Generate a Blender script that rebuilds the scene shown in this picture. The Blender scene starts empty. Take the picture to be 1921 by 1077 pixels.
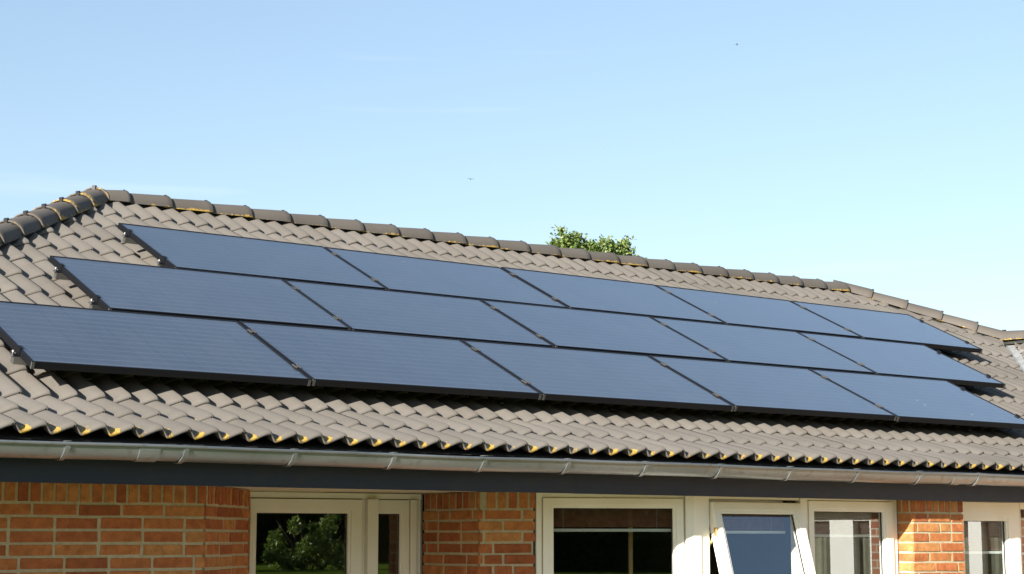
import bpy, bmesh, math, random
from mathutils import Vector, Matrix, Euler
random.seed(7)
R = math.radians
scene = bpy.context.scene
COL = scene.collection

# ------------------------------------------------------------------ camera, sky, sun, exposure
cam_data = bpy.data.cameras.new("camera")
cam = bpy.data.objects.new("camera", cam_data)
COL.objects.link(cam)
scene.camera = cam
cam_data.sensor_width = 36.0
cam_data.lens = 3373.14 / 1921.0 * 36.0
cam_data.clip_start = 0.05
cam_data.clip_end = 4000.0
YAW, PIT = R(37.8334), R(7.991)
fw = Vector((math.sin(YAW) * math.cos(PIT), math.cos(YAW) * math.cos(PIT), math.sin(PIT)))
cam.location = (-3.6306, -8.6365, -0.8912)
cam.rotation_euler = fw.to_track_quat('-Z', 'Y').to_euler()

SUN_DIR = Vector((-0.886, -0.310, 0.343)).normalized()
world = bpy.data.worlds.new("World")
scene.world = world
world.use_nodes = True
wn, wl = world.node_tree.nodes, world.node_tree.links
bg = wn['Background']
sky = wn.new('ShaderNodeTexSky')
sky.sky_type = 'NISHITA'
sky.sun_disc = False
sky.sun_elevation = math.asin(SUN_DIR.z)
sky.sun_rotation = math.atan2(SUN_DIR.x, SUN_DIR.y)
sky.dust_density = 0.8
bg.inputs['Strength'].default_value = 0.087
# thin cirrus all round the sky, a little above the horizon
tc = wn.new('ShaderNodeTexCoord')
mp = wn.new('ShaderNodeMapping'); mp.inputs['Scale'].default_value = (2.2, 2.2, 34.0); mp.inputs['Location'].default_value = (0, 0, 1.12)
nz = wn.new('ShaderNodeTexNoise'); nz.inputs['Scale'].default_value = 1.6; nz.inputs['Detail'].default_value = 5.0
cr = wn.new('ShaderNodeValToRGB')
cr.color_ramp.elements[0].position = 0.60; cr.color_ramp.elements[0].color = (0, 0, 0, 1)
cr.color_ramp.elements[1].position = 0.86; cr.color_ramp.elements[1].color = (0.22, 0.22, 0.22, 1)
mx = wn.new('ShaderNodeMixRGB'); mx.inputs['Color2'].default_value = (4.2, 4.6, 4.7, 1)
wl.new(tc.outputs['Generated'], mp.inputs['Vector']); wl.new(mp.outputs[0], nz.inputs['Vector'])
wl.new(nz.outputs['Fac'], cr.inputs[0]); wl.new(cr.outputs[0], mx.inputs['Fac'])
gm = wn.new('ShaderNodeGamma'); gm.inputs['Gamma'].default_value = 0.76      # a paler, hazier summer sky all round
wl.new(sky.outputs[0], gm.inputs['Color']); tn = wn.new('ShaderNodeMixRGB'); tn.blend_type = 'MULTIPLY'; tn.inputs['Fac'].default_value = 1.0; tn.inputs['Color2'].default_value = (0.885, 0.945, 1.0, 1)
wl.new(gm.outputs[0], tn.inputs['Color1']); wl.new(tn.outputs[0], mx.inputs['Color1']); wl.new(mx.outputs[0], bg.inputs['Color'])

sun_data = bpy.data.lights.new("sun", 'SUN')
sun = bpy.data.objects.new("sun", sun_data)
COL.objects.link(sun)
sun_data.energy = 5.0
sun_data.angle = R(0.55)
sun_data.color = (1.0, 0.945, 0.87)
sun.rotation_euler = (-SUN_DIR).to_track_quat('-Z', 'Y').to_euler()
sun.location = (-12, -12, 20)

vs = scene.view_settings
vs.view_transform = 'Standard'; vs.look = 'None'; vs.gamma = 1.0
vs.use_curve_mapping = False
vs.exposure = 1.74

# ------------------------------------------------------------------ materials
def new_mat(name, base=(0.5, 0.5, 0.5), rough=0.6, metal=0.0, spec=0.5):
    m = bpy.data.materials.new(name); m.use_nodes = True
    b = m.node_tree.nodes['Principled BSDF']
    b.inputs['Base Color'].default_value = (*base, 1)
    b.inputs['Roughness'].default_value = rough
    b.inputs['Metallic'].default_value = metal
    b.inputs['Specular IOR Level'].default_value = spec
    return m, m.node_tree.nodes, m.node_tree.links, b

def noise(n, l, scale, detail=4.0, coord='Object', scl=None, rough=0.55):
    t = n.new('ShaderNodeTexCoord')
    z = n.new('ShaderNodeTexNoise'); z.inputs['Scale'].default_value = scale
    z.inputs['Detail'].default_value = detail; z.inputs['Roughness'].default_value = rough
    src = t.outputs[coord] if coord != 'World' else None
    if coord == 'World':
        g = n.new('ShaderNodeNewGeometry'); src = g.outputs['Position']
    if scl:
        p = n.new('ShaderNodeMapping'); p.inputs['Scale'].default_value = scl
        l.new(src, p.inputs[0]); src = p.outputs[0]
    l.new(src, z.inputs['Vector'])
    return z.outputs['Fac']

def ramp(n, l, fac, stops):
    r = n.new('ShaderNodeValToRGB')
    e = r.color_ramp.elements
    while len(e) < len(stops): e.new(0.5)
    for q, (p, c) in zip(e, stops):
        q.position = p; q.color = (*c, 1)
    l.new(fac, r.inputs[0]); return r.outputs[0]

def mix(n, l, fac, a, b, mode='MIX'):
    m = n.new('ShaderNodeMixRGB'); m.blend_type = mode
    for k, v in (('Fac', fac), ('Color1', a), ('Color2', b)):
        if isinstance(v, (int, float)): m.inputs[k].default_value = v
        elif isinstance(v, tuple): m.inputs[k].default_value = (*v, 1)
        else: l.new(v, m.inputs[k])
    return m.outputs[0]

def math_node(n, l, op, a, b=0.0, clamp=False):
    m = n.new('ShaderNodeMath'); m.operation = op; m.use_clamp = clamp
    for i, v in enumerate((a, b)):
        if isinstance(v, (int, float)): m.inputs[i].default_value = v
        else: l.new(v, m.inputs[i])
    return m.outputs[0]

def bump(n, l, b, h, dist, strength=0.5):
    u = n.new('ShaderNodeBump'); u.inputs['Distance'].default_value = dist; u.inputs['Strength'].default_value = strength
    l.new(h, u.inputs['Height']); l.new(u.outputs[0], b.inputs['Normal'])

def varied(name, c1, c2, scale, rough=0.6, metal=0.0, coord='World', bd=0.0, spec=0.5, scl=None):
    m, n, l, b = new_mat(name, c1, rough, metal, spec)
    f = noise(n, l, scale, 5.0, coord, scl)
    l.new(ramp(n, l, f, [(0.32, c1), (0.68, c2)]), b.inputs['Base Color'])
    if bd: bump(n, l, b, noise(n, l, scale * 6, 4.0, coord, scl), bd)
    return m

# concrete roof tile: grey-brown, fine speckle, grime; yellow lichen where the mesh attribute "lichen" says so
def tile_material(name, c1, c2):
    m, n, l, b = new_mat(name, c1, 0.72, 0.0, 0.35)
    big = noise(n, l, 1.6, 4.0, 'World')
    fine = noise(n, l, 240.0, 3.0, 'World')
    oi = n.new('ShaderNodeObjectInfo')
    base = ramp(n, l, big, [(0.3, c1), (0.7, c2)])
    rnd = ramp(n, l, oi.outputs['Random'], [(0.0, (0.91, 0.905, 0.90)), (0.5, (1, 1, 1)), (1.0, (1.07, 1.065, 1.055))])
    base = mix(n, l, 1.0, base, rnd, 'MULTIPLY')
    base = mix(n, l, 1.0, base, ramp(n, l, fine, [(0.3, (0.84, 0.84, 0.84)), (0.7, (1.12, 1.12, 1.12))]), 'MULTIPLY')
    grime = noise(n, l, 9.0, 6.0, 'World')
    base = mix(n, l, ramp(n, l, grime, [(0.52, (0, 0, 0)), (0.8, (0.22, 0.22, 0.22))]), base, (0.05, 0.045, 0.037))
    at = n.new('ShaderNodeAttribute'); at.attribute_name = 'lichen'
    blob = noise(n, l, 46.0, 6.0, 'World', rough=0.65)
    patch = noise(n, l, 7.0, 2.0, 'World')
    spec_n = noise(n, l, 60.0, 2.0, 'World')
    sepc = n.new('ShaderNodeSeparateColor'); l.new(oi.outputs['Color'], sepc.inputs[0])
    amt = math_node(n, l, 'MULTIPLY', at.outputs['Fac'], sepc.outputs['Red'])
    amt = math_node(n, l, 'MULTIPLY', amt, math_node(n, l, 'ADD', math_node(n, l, 'MULTIPLY', patch, 2.4), -0.25))
    v = math_node(n, l, 'ADD', blob, math_node(n, l, 'MULTIPLY', amt, 0.62))
    mask = ramp(n, l, v, [(0.82, (0, 0, 0)), (0.91, (0.92, 0.92, 0.92))])
    spots = ramp(n, l, spec_n, [(0.735, (0, 0, 0)), (0.76, (0.55, 0.55, 0.55))])
    lc = ramp(n, l, noise(n, l, 120.0, 3.0, 'World'), [(0.3, (0.20, 0.12, 0.014)), (0.55, (0.33, 0.205, 0.030)), (0.75, (0.30, 0.26, 0.13))])
    base = mix(n, l, math_node(n, l, 'MULTIPLY', spots, math_node(n, l, 'MULTIPLY', amt, 0.6, True)), base, (0.30, 0.20, 0.035))
    base = mix(n, l, mask, base, lc)
    l.new(base, b.inputs['Base Color'])
    h = math_node(n, l, 'ADD', math_node(n, l, 'MULTIPLY', fine, 0.3), mask)
    bump(n, l, b, h, 0.002, 0.6)
    return m

M_TILE = tile_material("concrete_tile", (0.091, 0.081, 0.068), (0.113, 0.102, 0.088))
M_CAP = tile_material("concrete_ridge_tile", (0.066, 0.057, 0.047), (0.084, 0.074, 0.063))
M_DARK = new_mat("notch_shade", (0.0022, 0.002, 0.0018), 1.0, 0.0, 0.0)[0]  # shade of the notch holes, painted on flat faces of the tile lip
M_DECK = varied("roof_underlay", (0.02, 0.02, 0.019), (0.035, 0.033, 0.03), 6.0, 0.9)
M_FOAM = varied("dark_ridge_strip", (0.010, 0.010, 0.009), (0.022, 0.024, 0.017), 14.0, 0.95, bd=0.01)
M_CLIP = new_mat("ridge_clip_metal", (0.018, 0.018, 0.02), 0.5, 0.3)[0]
M_LEAD = varied("valley_zinc", (0.17, 0.175, 0.17), (0.24, 0.245, 0.24), 9.0, 0.6, 0.2, bd=0.004)
M_FASCIA = None
def fascia_mat():
    m, n, l, b = new_mat("fascia_paint", (0.02, 0.024, 0.032), 0.55)
    g = noise(n, l, 3.0, 6.0, 'World', (1.0, 1.0, 22.0))
    c = ramp(n, l, g, [(0.3, (0.0052, 0.0092, 0.0185)), (0.7, (0.008, 0.0135, 0.026))])
    sp = noise(n, l, 55.0, 5.0, 'World', (1.0, 1.0, 0.6))
    c = mix(n, l, ramp(n, l, sp, [(0.64, (0, 0, 0)), (0.76, (0.5, 0.5, 0.5))]), c, (0.045, 0.04, 0.025))
    al = noise(n, l, 7.0, 6.0, 'World', (1.0, 1.0, 2.0))
    c = mix(n, l, ramp(n, l, al, [(0.48, (0, 0, 0)), (0.72, (0.55, 0.55, 0.55))]), c, (0.022, 0.022, 0.020))
    l.new(c, b.inputs['Base Color']); bump(n, l, b, g, 0.002)
    return m
M_FASCIA = fascia_mat()
M_SOFFIT = varied("soffit_boards", (0.56, 0.48, 0.32), (0.64, 0.56, 0.40), 5.0, 0.6)
def white_mat():
    m, n, l, b = new_mat("white_frame_paint", (0.75, 0.73, 0.68), 0.38)
    g = noise(n, l, 4.0, 6.0, 'World')
    c = ramp(n, l, g, [(0.3, (0.74, 0.70, 0.59)), (0.7, (0.80, 0.77, 0.68))])
    s = noise(n, l, 26.0, 6.0, 'World')
    c = mix(n, l, ramp(n, l, s, [(0.70, (0, 0, 0)), (0.80, (0.5, 0.5, 0.5))]), c, (0.42, 0.36, 0.22))
    l.new(c, b.inputs['Base Color']); return m
M_WHITE = white_mat()
M_GASKET = new_mat("dark_gasket", (0.03, 0.028, 0.025), 0.8)[0]
M_SEAL = varied("grey_sealant", (0.20, 0.20, 0.19), (0.28, 0.28, 0.26), 20.0, 0.8)
def zinc_mat():
    m, n, l, b = new_mat("weathered_zinc", (0.5, 0.5, 0.5), 0.36, 0.85)
    g = noise(n, l, 2.2, 6.0, 'World', (0.7, 3.0, 3.0))
    c = ramp(n, l, g, [(0.3, (0.185, 0.205, 0.21)), (0.5, (0.24, 0.258, 0.258)), (0.72, (0.295, 0.31, 0.305))])
    s = noise(n, l, 18.0, 6.0, 'World', (1.0, 2.0, 0.35))
    c = mix(n, l, ramp(n, l, s, [(0.54, (0, 0, 0)), (0.75, (0.6, 0.6, 0.6))]), c, (0.14, 0.135, 0.105))
    l.new(c, b.inputs['Base Color'])
    l.new(ramp(n, l, g, [(0.3, (0.36,) * 3), (0.7, (0.52,) * 3)]), b.inputs['Roughness'])
    return m
M_ZINC = zinc_mat()
M_GALV = varied("galvanised_steel", (0.20, 0.205, 0.205), (0.30, 0.305, 0.305), 20.0, 0.38, 0.8)
M_ALU = varied("aluminium", (0.20, 0.20, 0.19), (0.28, 0.28, 0.27), 20.0, 0.33, 0.85)
M_FRAME = new_mat("black_anodised", (0.0035, 0.0038, 0.005), 0.45, 0.0, 0.25)[0]
M_CORNER = varied("grey_corner_key", (0.045, 0.043, 0.038), (0.07, 0.067, 0.06), 30.0, 0.55, 0.2)
def panel_mat():
    m, n, l, b = new_mat("solar_glass", (0.02, 0.03, 0.05), 0.16)
    t = n.new('ShaderNodeTexCoord'); s = n.new('ShaderNodeSeparateXYZ'); l.new(t.outputs['Object'], s.inputs[0])
    def line(axis, period, offs, width, soft):
        f = math_node(n, l, 'FRACT', math_node(n, l, 'DIVIDE', math_node(n, l, 'ADD', s.outputs[axis], offs), period))
        d = math_node(n, l, 'ABSOLUTE', math_node(n, l, 'SUBTRACT', f, 0.5))
        return math_node(n, l, 'SUBTRACT', 1.0, math_node(n, l, 'DIVIDE', math_node(n, l, 'SUBTRACT', d, width), soft, True), True)
    bus = line('Y', 0.0765, 0.006, 0.016, 0.05)
    gapy = line('Y', 0.153, 0.0443, 0.010, 0.02)
    gapx = line('X', 0.1585, 0.046, 0.012, 0.03)
    cx = math_node(n, l, 'FLOOR', math_node(n, l, 'DIVIDE', math_node(n, l, 'ADD', s.outputs['X'], 0.125), 0.1585))
    cy = math_node(n, l, 'FLOOR', math_node(n, l, 'DIVIDE', math_node(n, l, 'ADD', s.outputs['Y'], 0.12), 0.153))
    cv = n.new('ShaderNodeCombineXYZ'); l.new(cx, cv.inputs[0]); l.new(cy, cv.inputs[1])
    oi = n.new('ShaderNodeObjectInfo'); l.new(oi.outputs['Random'], cv.inputs[2])
    wn_ = n.new('ShaderNodeTexWhiteNoise'); l.new(cv.outputs[0], wn_.inputs['Vector'])
    cell = ramp(n, l, wn_.outputs['Value'], [(0.0, (0.010, 0.014, 0.023)), (1.0, (0.015, 0.020, 0.030))])
    cell = mix(n, l, gapx, cell, (0.003, 0.006, 0.016))
    cell = mix(n, l, gapy, cell, (0.004, 0.007, 0.017))
    cell = mix(n, l, math_node(n, l, 'MULTIPLY', bus, 0.70), cell, (0.085, 0.092, 0.105))
    dust = noise(n, l, 2.5, 6.0, 'World')
    cell = mix(n, l, ramp(n, l, dust, [(0.3, (0.05, 0.05, 0.05)), (0.75, (0.15, 0.15, 0.15))]), cell, (0.09, 0.09, 0.092))
    edge = math_node(n, l, 'SUBTRACT', 1.0, math_node(n, l, 'DIVIDE', s.outputs['Y'], 0.055), True)
    streak = noise(n, l, 5.0, 5.0, 'Object', (9.0, 0.8, 1.0))
    film = math_node(n, l, 'ADD', math_node(n, l, 'MULTIPLY', edge, 0.30), math_node(n, l, 'MULTIPLY', math_node(n, l, 'SUBTRACT', streak, 0.45, True), 0.35))
    film = math_node(n, l, 'ADD', film, math_node(n, l, 'MULTIPLY', oi.outputs['Random'], 0.06))
    cell = mix(n, l, film, cell, (0.085, 0.085, 0.085))
    l.new(cell, b.inputs['Base Color'])
    b.inputs['Coat Weight'].default_value = 1.0; b.inputs['Coat Roughness'].default_value = 0.06; b.inputs['Coat IOR'].default_value = 1.55
    b.inputs['Roughness'].default_value = 0.35
    return m
M_PANEL = panel_mat()
M_BACKSHEET = new_mat("panel_backsheet", (0.02, 0.02, 0.022), 0.7)[0]
M_DROP = varied("bird_dropping", (0.16, 0.16, 0.165), (0.26, 0.26, 0.26), 60.0, 0.8)
def brick_mat():
    m, n, l, b = new_mat("fired_brick", (0.4, 0.18, 0.09), 0.85, 0.0, 0.25)
    oi = n.new('ShaderNodeObjectInfo')
    c = ramp(n, l, oi.outputs['Random'], [(0.0, (0.27, 0.082, 0.030)), (0.22, (0.335, 0.107, 0.039)), (0.42, (0.375, 0.128, 0.045)),
                                          (0.60, (0.41, 0.158, 0.053)), (0.80, (0.42, 0.18, 0.063)), (1.0, (0.44, 0.208, 0.073))])
    g = noise(n, l, 22.0, 6.0, 'World')
    c = mix(n, l, 1.0, c, ramp(n, l, g, [(0.3, (0.70, 0.67, 0.64)), (0.7, (1.18, 1.17, 1.16))]), 'MULTIPLY')
    s = noise(n, l, 150.0, 4.0, 'World')
    c = mix(n, l, 1.0, c, ramp(n, l, s, [(0.32, (0.78, 0.75, 0.72)), (0.68, (1.1, 1.1, 1.1))]), 'MULTIPLY')
    k = noise(n, l, 40.0, 3.0, 'World')
    c = mix(n, l, ramp(n, l, k, [(0.76, (0, 0, 0)), (0.80, (0.7, 0.7, 0.7))]), c, (0.05, 0.03, 0.022))
    l.new(c, b.inputs['Base Color']); bump(n, l, b, math_node(n, l, 'ADD', g, math_node(n, l, 'MULTIPLY', s, 0.5)), 0.004, 0.8)
    return m
M_BRICK = brick_mat()
M_MORTAR = varied("lime_mortar", (0.34, 0.295, 0.18), (0.43, 0.38, 0.255), 40.0, 0.95, bd=0.004)
def wall_tex_mat():
    m, n, l, b = new_mat("brickwork", (0.4, 0.2, 0.1), 0.85)
    g = n.new('ShaderNodeNewGeometry'); s = n.new('ShaderNodeSeparateXYZ'); l.new(g.outputs['Position'], s.inputs[0])
    cmb = n.new('ShaderNodeCombineXYZ'); l.new(math_node(n, l, 'ADD', s.outputs['X'], s.outputs['Y']), cmb.inputs[0]); l.new(s.outputs['Z'], cmb.inputs[1])
    br = n.new('ShaderNodeTexBrick'); l.new(cmb.outputs[0], br.inputs['Vector'])
    br.inputs['Scale'].default_value = 1.0; br.inputs['Brick Width'].default_value = 0.24; br.inputs['Row Height'].default_value = 0.0667
    br.inputs['Mortar Size'].default_value = 0.006
    br.inputs['Color1'].default_value = (0.24, 0.08, 0.036, 1); br.inputs['Color2'].default_value = (0.33, 0.15, 0.06, 1); br.inputs['Mortar'].default_value = (0.34, 0.3, 0.22, 1)
    l.new(br.outputs['Color'], b.inputs['Base Color']); return m
M_WALLTEX = wall_tex_mat()
def glass_mat():
    m = bpy.data.materials.new("window_glass"); m.use_nodes = True
    n, l = m.node_tree.nodes, m.node_tree.links
    n.remove(n['Principled BSDF'])
    tr = n.new('ShaderNodeBsdfTransparent'); tr.inputs[0].default_value = (0.78, 0.82, 0.80, 1)
    gl = n.new('ShaderNodeBsdfGlossy'); gl.inputs['Roughness'].default_value = 0.0; gl.inputs['Color'].default_value = (0.86, 0.93, 1.0, 1)
    lw = n.new('ShaderNodeLayerWeight')                # Schlick reflectance, the same from both sides of the pane
    r0 = n.new('ShaderNodeValue'); r0.label = 'R0'; r0.outputs[0].default_value = 0.20
    p5 = math_node(n, l, 'POWER', lw.outputs['Facing'], 5.0)
    refl = math_node(n, l, 'ADD', r0.outputs[0], math_node(n, l, 'MULTIPLY', p5, 0.8), True)
    ms = n.new('ShaderNodeMixShader')
    l.new(refl, ms.inputs[0]); l.new(tr.outputs[0], ms.inputs[1]); l.new(gl.outputs[0], ms.inputs[2])
    l.new(ms.outputs[0], n['Material Output'].inputs['Surface'])
    return m
M_GLASS = glass_mat()
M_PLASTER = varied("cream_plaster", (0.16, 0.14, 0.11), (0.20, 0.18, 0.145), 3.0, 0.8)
M_FLOOR = varied("wood_floor", (0.07, 0.045, 0.028), (0.10, 0.065, 0.04), 4.0, 0.5)
M_CURTAIN = varied("beige_curtain_cloth", (0.44, 0.38, 0.26), (0.54, 0.48, 0.34), 30.0, 0.9)
M_SLAT = varied("brown_blind_slat", (0.28, 0.115, 0.07), (0.36, 0.17, 0.11), 30.0, 0.6)
M_BAR = new_mat("white_blind_rail", (0.72, 0.75, 0.74), 0.5)[0]
M_WOOD = varied("dark_blind_cloth", (0.05, 0.03, 0.022), (0.08, 0.05, 0.038), 20.0, 0.8)
M_DRAPE = varied("sand_drape", (0.26, 0.225, 0.16), (0.34, 0.30, 0.22), 20.0, 0.9)
M_STRAP = varied("yellow_strap", (0.55, 0.42, 0.12), (0.65, 0.50, 0.18), 30.0, 0.7)
M_BRASS = new_mat("brass_hinge", (0.55, 0.36, 0.14), 0.35, 0.8)[0]
M_BARK = varied("bark", (0.10, 0.07, 0.045), (0.18, 0.13, 0.09), 12.0, 0.9, bd=0.01)
M_TWIG = varied("pale_twig", (0.28, 0.21, 0.12), (0.36, 0.27, 0.16), 12.0, 0.8)
def leaf_mat(name, c1, c2, c3):
    m, n, l, b = new_mat(name, c1, 0.9 if 'hedge' in name else 0.5, 0.0, 0.0 if 'hedge' in name else 0.5)
    g = n.new('ShaderNodeNewGeometry')
    c = ramp(n, l, g.outputs['Random Per Island'], [(0.0, c1), (0.55, c2), (1.0, c3)])
    l.new(c, b.inputs['Base Color'])
    tr = n.new('ShaderNodeBsdfTranslucent'); l.new(c, tr.inputs[0])
    ms = n.new('ShaderNodeMixShader'); ms.inputs[0].default_value = 0.38
    l.new(b.outputs[0], ms.inputs[1]); l.new(tr.outputs[0], ms.inputs[2]); l.new(ms.outputs[0], n['Material Output'].inputs['Surface'])
    return m
M_LEAF = leaf_mat("tree_leaf", (0.07, 0.125, 0.03), (0.13, 0.19, 0.042), (0.21, 0.24, 0.055))
M_BUSH = leaf_mat("bush_leaf", (0.06, 0.10, 0.012), (0.14, 0.20, 0.022), (0.26, 0.31, 0.05))
M_HEDGE = leaf_mat("hedge_leaf", (0.012, 0.024, 0.010), (0.02, 0.035, 0.012), (0.03, 0.05, 0.016))
def lawn_mat():
    m, n, l, b = new_mat("lawn_grass", (0.05, 0.09, 0.02), 0.95, 0.0, 0.0)
    g = noise(n, l, 0.5, 6.0, 'World'); f = noise(n, l, 30.0, 4.0, 'World')
    c = ramp(n, l, g, [(0.3, (0.06, 0.09, 0.010)), (0.7, (0.09, 0.125, 0.014))])
    c = mix(n, l, 1.0, c, ramp(n, l, f, [(0.3, (0.7, 0.7, 0.7)), (0.7, (1.25, 1.25, 1.25))]), 'MULTIPLY')
    l.new(c, b.inputs['Base Color']); return m
M_LAWN = lawn_mat()
M_PAVE = varied("pale_paving", (0.21, 0.195, 0.155), (0.28, 0.26, 0.215), 3.0, 0.85)
M_BIRD = new_mat("dark_feathers", (0.03, 0.03, 0.035), 0.7)[0]

# ------------------------------------------------------------------ helpers
WORLD = {}
def link(o, parent=None, wloc=(0, 0, 0), rot=None):
    COL.objects.link(o)
    w = Vector(wloc); WORLD[o.name] = w
    if parent is not None:
        o.parent = parent; o.location = w - WORLD[parent.name]
    else:
        o.location = w
    if rot is not None: o.rotation_euler = rot
    return o

def tag(o, label=None, cat=None, group=None, kind=None):
    if label: o['label'] = label
    if cat: o['category'] = cat
    if group: o['group'] = group
    if kind: o['kind'] = kind
    return o

def empty(name, wloc, parent=None):
    o = bpy.data.objects.new(name, None); o.empty_display_size = 0.2
    return link(o, parent, wloc)

def mesh_from(name, verts, faces, mats, fmat=None, smooth=False, lich=None):
    me = bpy.data.meshes.new(name)
    me.from_pydata([tuple(v) for v in verts], [], faces)
    for m in (mats if isinstance(mats, (list, tuple)) else [mats]): me.materials.append(m)
    if fmat: me.polygons.foreach_set('material_index', fmat)
    if smooth is True: me.polygons.foreach_set('use_smooth', [True] * len(faces))
    elif smooth: me.polygons.foreach_set('use_smooth', smooth)
    if lich is not None:
        a = me.attributes.new('lichen', 'FLOAT', 'POINT'); a.data.foreach_set('value', lich)
    me.update()
    return me

def obj(name, me, parent=None, wloc=(0, 0, 0), rot=None):
    return link(bpy.data.objects.new(name, me), parent, wloc, rot)

class MB:
    """collects boxes, bars and tubes in world coordinates"""
    def __init__(s): s.v, s.f, s.m, s.sm = [], [], [], []
    def quad(s, pts, mi=0, sm=False):
        k = len(s.v); s.v += [Vector(p) for p in pts]; s.f.append(tuple(range(k, k + len(pts)))); s.m.append(mi); s.sm.append(sm)
    def hexa(s, p, mi=0):
        k = len(s.v); s.v += [Vector(q) for q in p]
        for f in ((0, 3, 2, 1), (4, 5, 6, 7), (0, 1, 5, 4), (1, 2, 6, 5), (2, 3, 7, 6), (3, 0, 4, 7)):
            s.f.append(tuple(k + i for i in f)); s.m.append(mi); s.sm.append(False)
    def box(s, a, b, mi=0, T=None):
        (x0, y0, z0), (x1, y1, z1) = a, b
        p = [Vector(q) for q in ((x0, y0, z0), (x1, y0, z0), (x1, y1, z0), (x0, y1, z0), (x0, y0, z1), (x1, y0, z1), (x1, y1, z1), (x0, y1, z1))]
        if T is not None: p = [T @ q for q in p]
        s.hexa(p, mi)
    def tube(s, pts, rad, n=8, mi=0, sm=True, caps=True):
        if not hasattr(rad, '__len__'): rad = [rad] * len(pts)
        pts = [Vector(p) for p in pts]; rings = []
        for i, p in enumerate(pts):
            d = (pts[min(i + 1, len(pts) - 1)] - pts[max(i - 1, 0)]).normalized()
            a = d.orthogonal().normalized() if i == 0 else (ap - d * ap.dot(d)).normalized()
            ap = a; b = d.cross(a); k = len(s.v); rings.append(k)
            for j in range(n):
                t = 2 * math.pi * j / n; s.v.append(p + (a * math.cos(t) + b * math.sin(t)) * rad[i])
        for i in range(len(pts) - 1):
            for j in range(n):
                s.f.append((rings[i] + j, rings[i] + (j + 1) % n, rings[i + 1] + (j + 1) % n, rings[i + 1] + j)); s.m.append(mi); s.sm.append(sm)
        if caps:
            s.f.append(tuple(rings[0] + j for j in reversed(range(n)))); s.m.append(mi); s.sm.append(False)
            s.f.append(tuple(rings[-1] + j for j in range(n))); s.m.append(mi); s.sm.append(False)
    def build(s, name, mats, parent=None, origin=None, bevel=0.0):
        o = Vector(origin) if origin is not None else (WORLD[parent.name].copy() if parent is not None else Vector((0, 0, 0)))
        me = mesh_from(name, [v - o for v in s.v], s.f, mats, s.m, s.sm)
        if bevel:
            bm = bmesh.new(); bm.from_mesh(me)
            bmesh.ops.remove_doubles(bm, verts=bm.verts, dist=1e-5)
            bmesh.ops.bevel(bm, geom=list(bm.edges), offset=bevel, segments=1, affect='EDGES', clamp_overlap=True)
            bm.to_mesh(me); bm.free()
        return obj(name, me, parent, o)

# ------------------------------------------------------------------ frames of reference
TH = R(25.501); CT, ST = math.cos(TH), math.sin(TH)
GZ = -2.75                                   # ground level
NC = -0.124                                  # crest plane of the tiles below the plane of the panel glass
def roofp(u, v, n=0.0): return Vector((u, v * CT - n * ST, v * ST + n * CT))
def roof_z(y, n=NC): return y * math.tan(TH) + n / CT
RY = 3.78                                    # ridge line
HIP_L = -1.73                                # hip axis on the left: x = y + HIP_L
HIP_R = 14.17                                # hip axis on the right: x + y = HIP_R
VAL = 8.85                                   # valley axis: x = y + VAL
EAVE1, EAVE2, EAVE3 = Vector((0, -0.71, -0.3455)), Vector((0, -0.378, -0.2500)), Vector((0, -0.046, -0.1480))

# ------------------------------------------------------------------ ground
def sheet(name, pts, mat, z):
    me = mesh_from(name, [(x, y, z) for x, y in pts], [tuple(range(len(pts)))], mat)
    return tag(obj(name, me), kind='structure')
BANK = -1.50
gp = [(900, GZ), (-12, GZ), (-14, GZ + .12), (-16, GZ + .45), (-18, GZ + .85), (-20, BANK - .1), (-22, BANK), (-900, BANK)]
lv = [(x, y, z) for y, z in gp for x in (-900, -60, 60, 900)]
lf = [(i * 4 + j, (i + 1) * 4 + j, (i + 1) * 4 + j + 1, i * 4 + j + 1) for i in range(len(gp) - 1) for j in range(3)]
tag(obj('lawn', mesh_from('lawn', lv, lf, M_LAWN)), kind='structure')
sheet('patio', [(-2.4, -3.4), (8.6, -3.4), (8.6, 1.5), (-2.4, 1.5)], M_PAVE, GZ + 0.004)

# ------------------------------------------------------------------ house
house = empty('brick_house', (4.5, 1.5, GZ))
tag(house, 'red brick bungalow with brown wavy tiled hip roof, zinc gutter and white windows', 'house')

# --- roof deck under the tiles
rb = MB()
def zc(x, y, n=-0.075): return y * math.tan(TH) + (NC + n) / CT
e = -0.66
kick = -0.05
zk = zc(0, kick); ze = EAVE1.z - 0.085
L = lambda y: y + HIP_L
xr = HIP_R - 2.66
rb.quad([(L(kick), kick, zk), (kick + VAL, kick, zk), (xr, 2.66, zc(0, 2.66)), (HIP_R - RY, RY, zc(0, RY)), (L(RY), RY, zc(0, RY))])
rb.quad([(L(e), e, ze), (e + VAL, e, ze), (kick + VAL, kick, zk), (L(kick), kick, zk)])
# hip end on the left, back slope, right end, wing slopes
zr = zc(0, RY); xb = L(e)
rb.quad([(xb, e, zc(0, e)), (L(RY), RY, zr), (xb, 2 * RY - e, zc(0, e))])
rb.quad([(xb, 2 * RY - e, ze), (L(RY), RY, zr), (HIP_R - RY, RY, zr), (HIP_R - e, 2 * RY - e, ze)])
wz = zc(0, 2.66); XW = xr
rb.quad([(HIP_R - RY, RY, zr), (xr, 2.66, wz), (2 * XW - (e + VAL), 2.66, ze + 0.2), (HIP_R - e, 2 * RY - e, ze)])
we = zc(0, e)
rb.quad([(e + VAL, e, we), (e + VAL, -7.0, we), (XW, -7.0, wz), (XW, 2.66, wz)])
rb.quad([(XW, 2.66, wz), (XW, -7.0, wz), (2 * XW - (e + VAL), -7.0, ze), (2 * XW - (e + VAL), 2.66, ze + 0.2)])
roof = rb.build('roof', M_DECK, house, (4.0, 1.5, 0.4))

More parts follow.
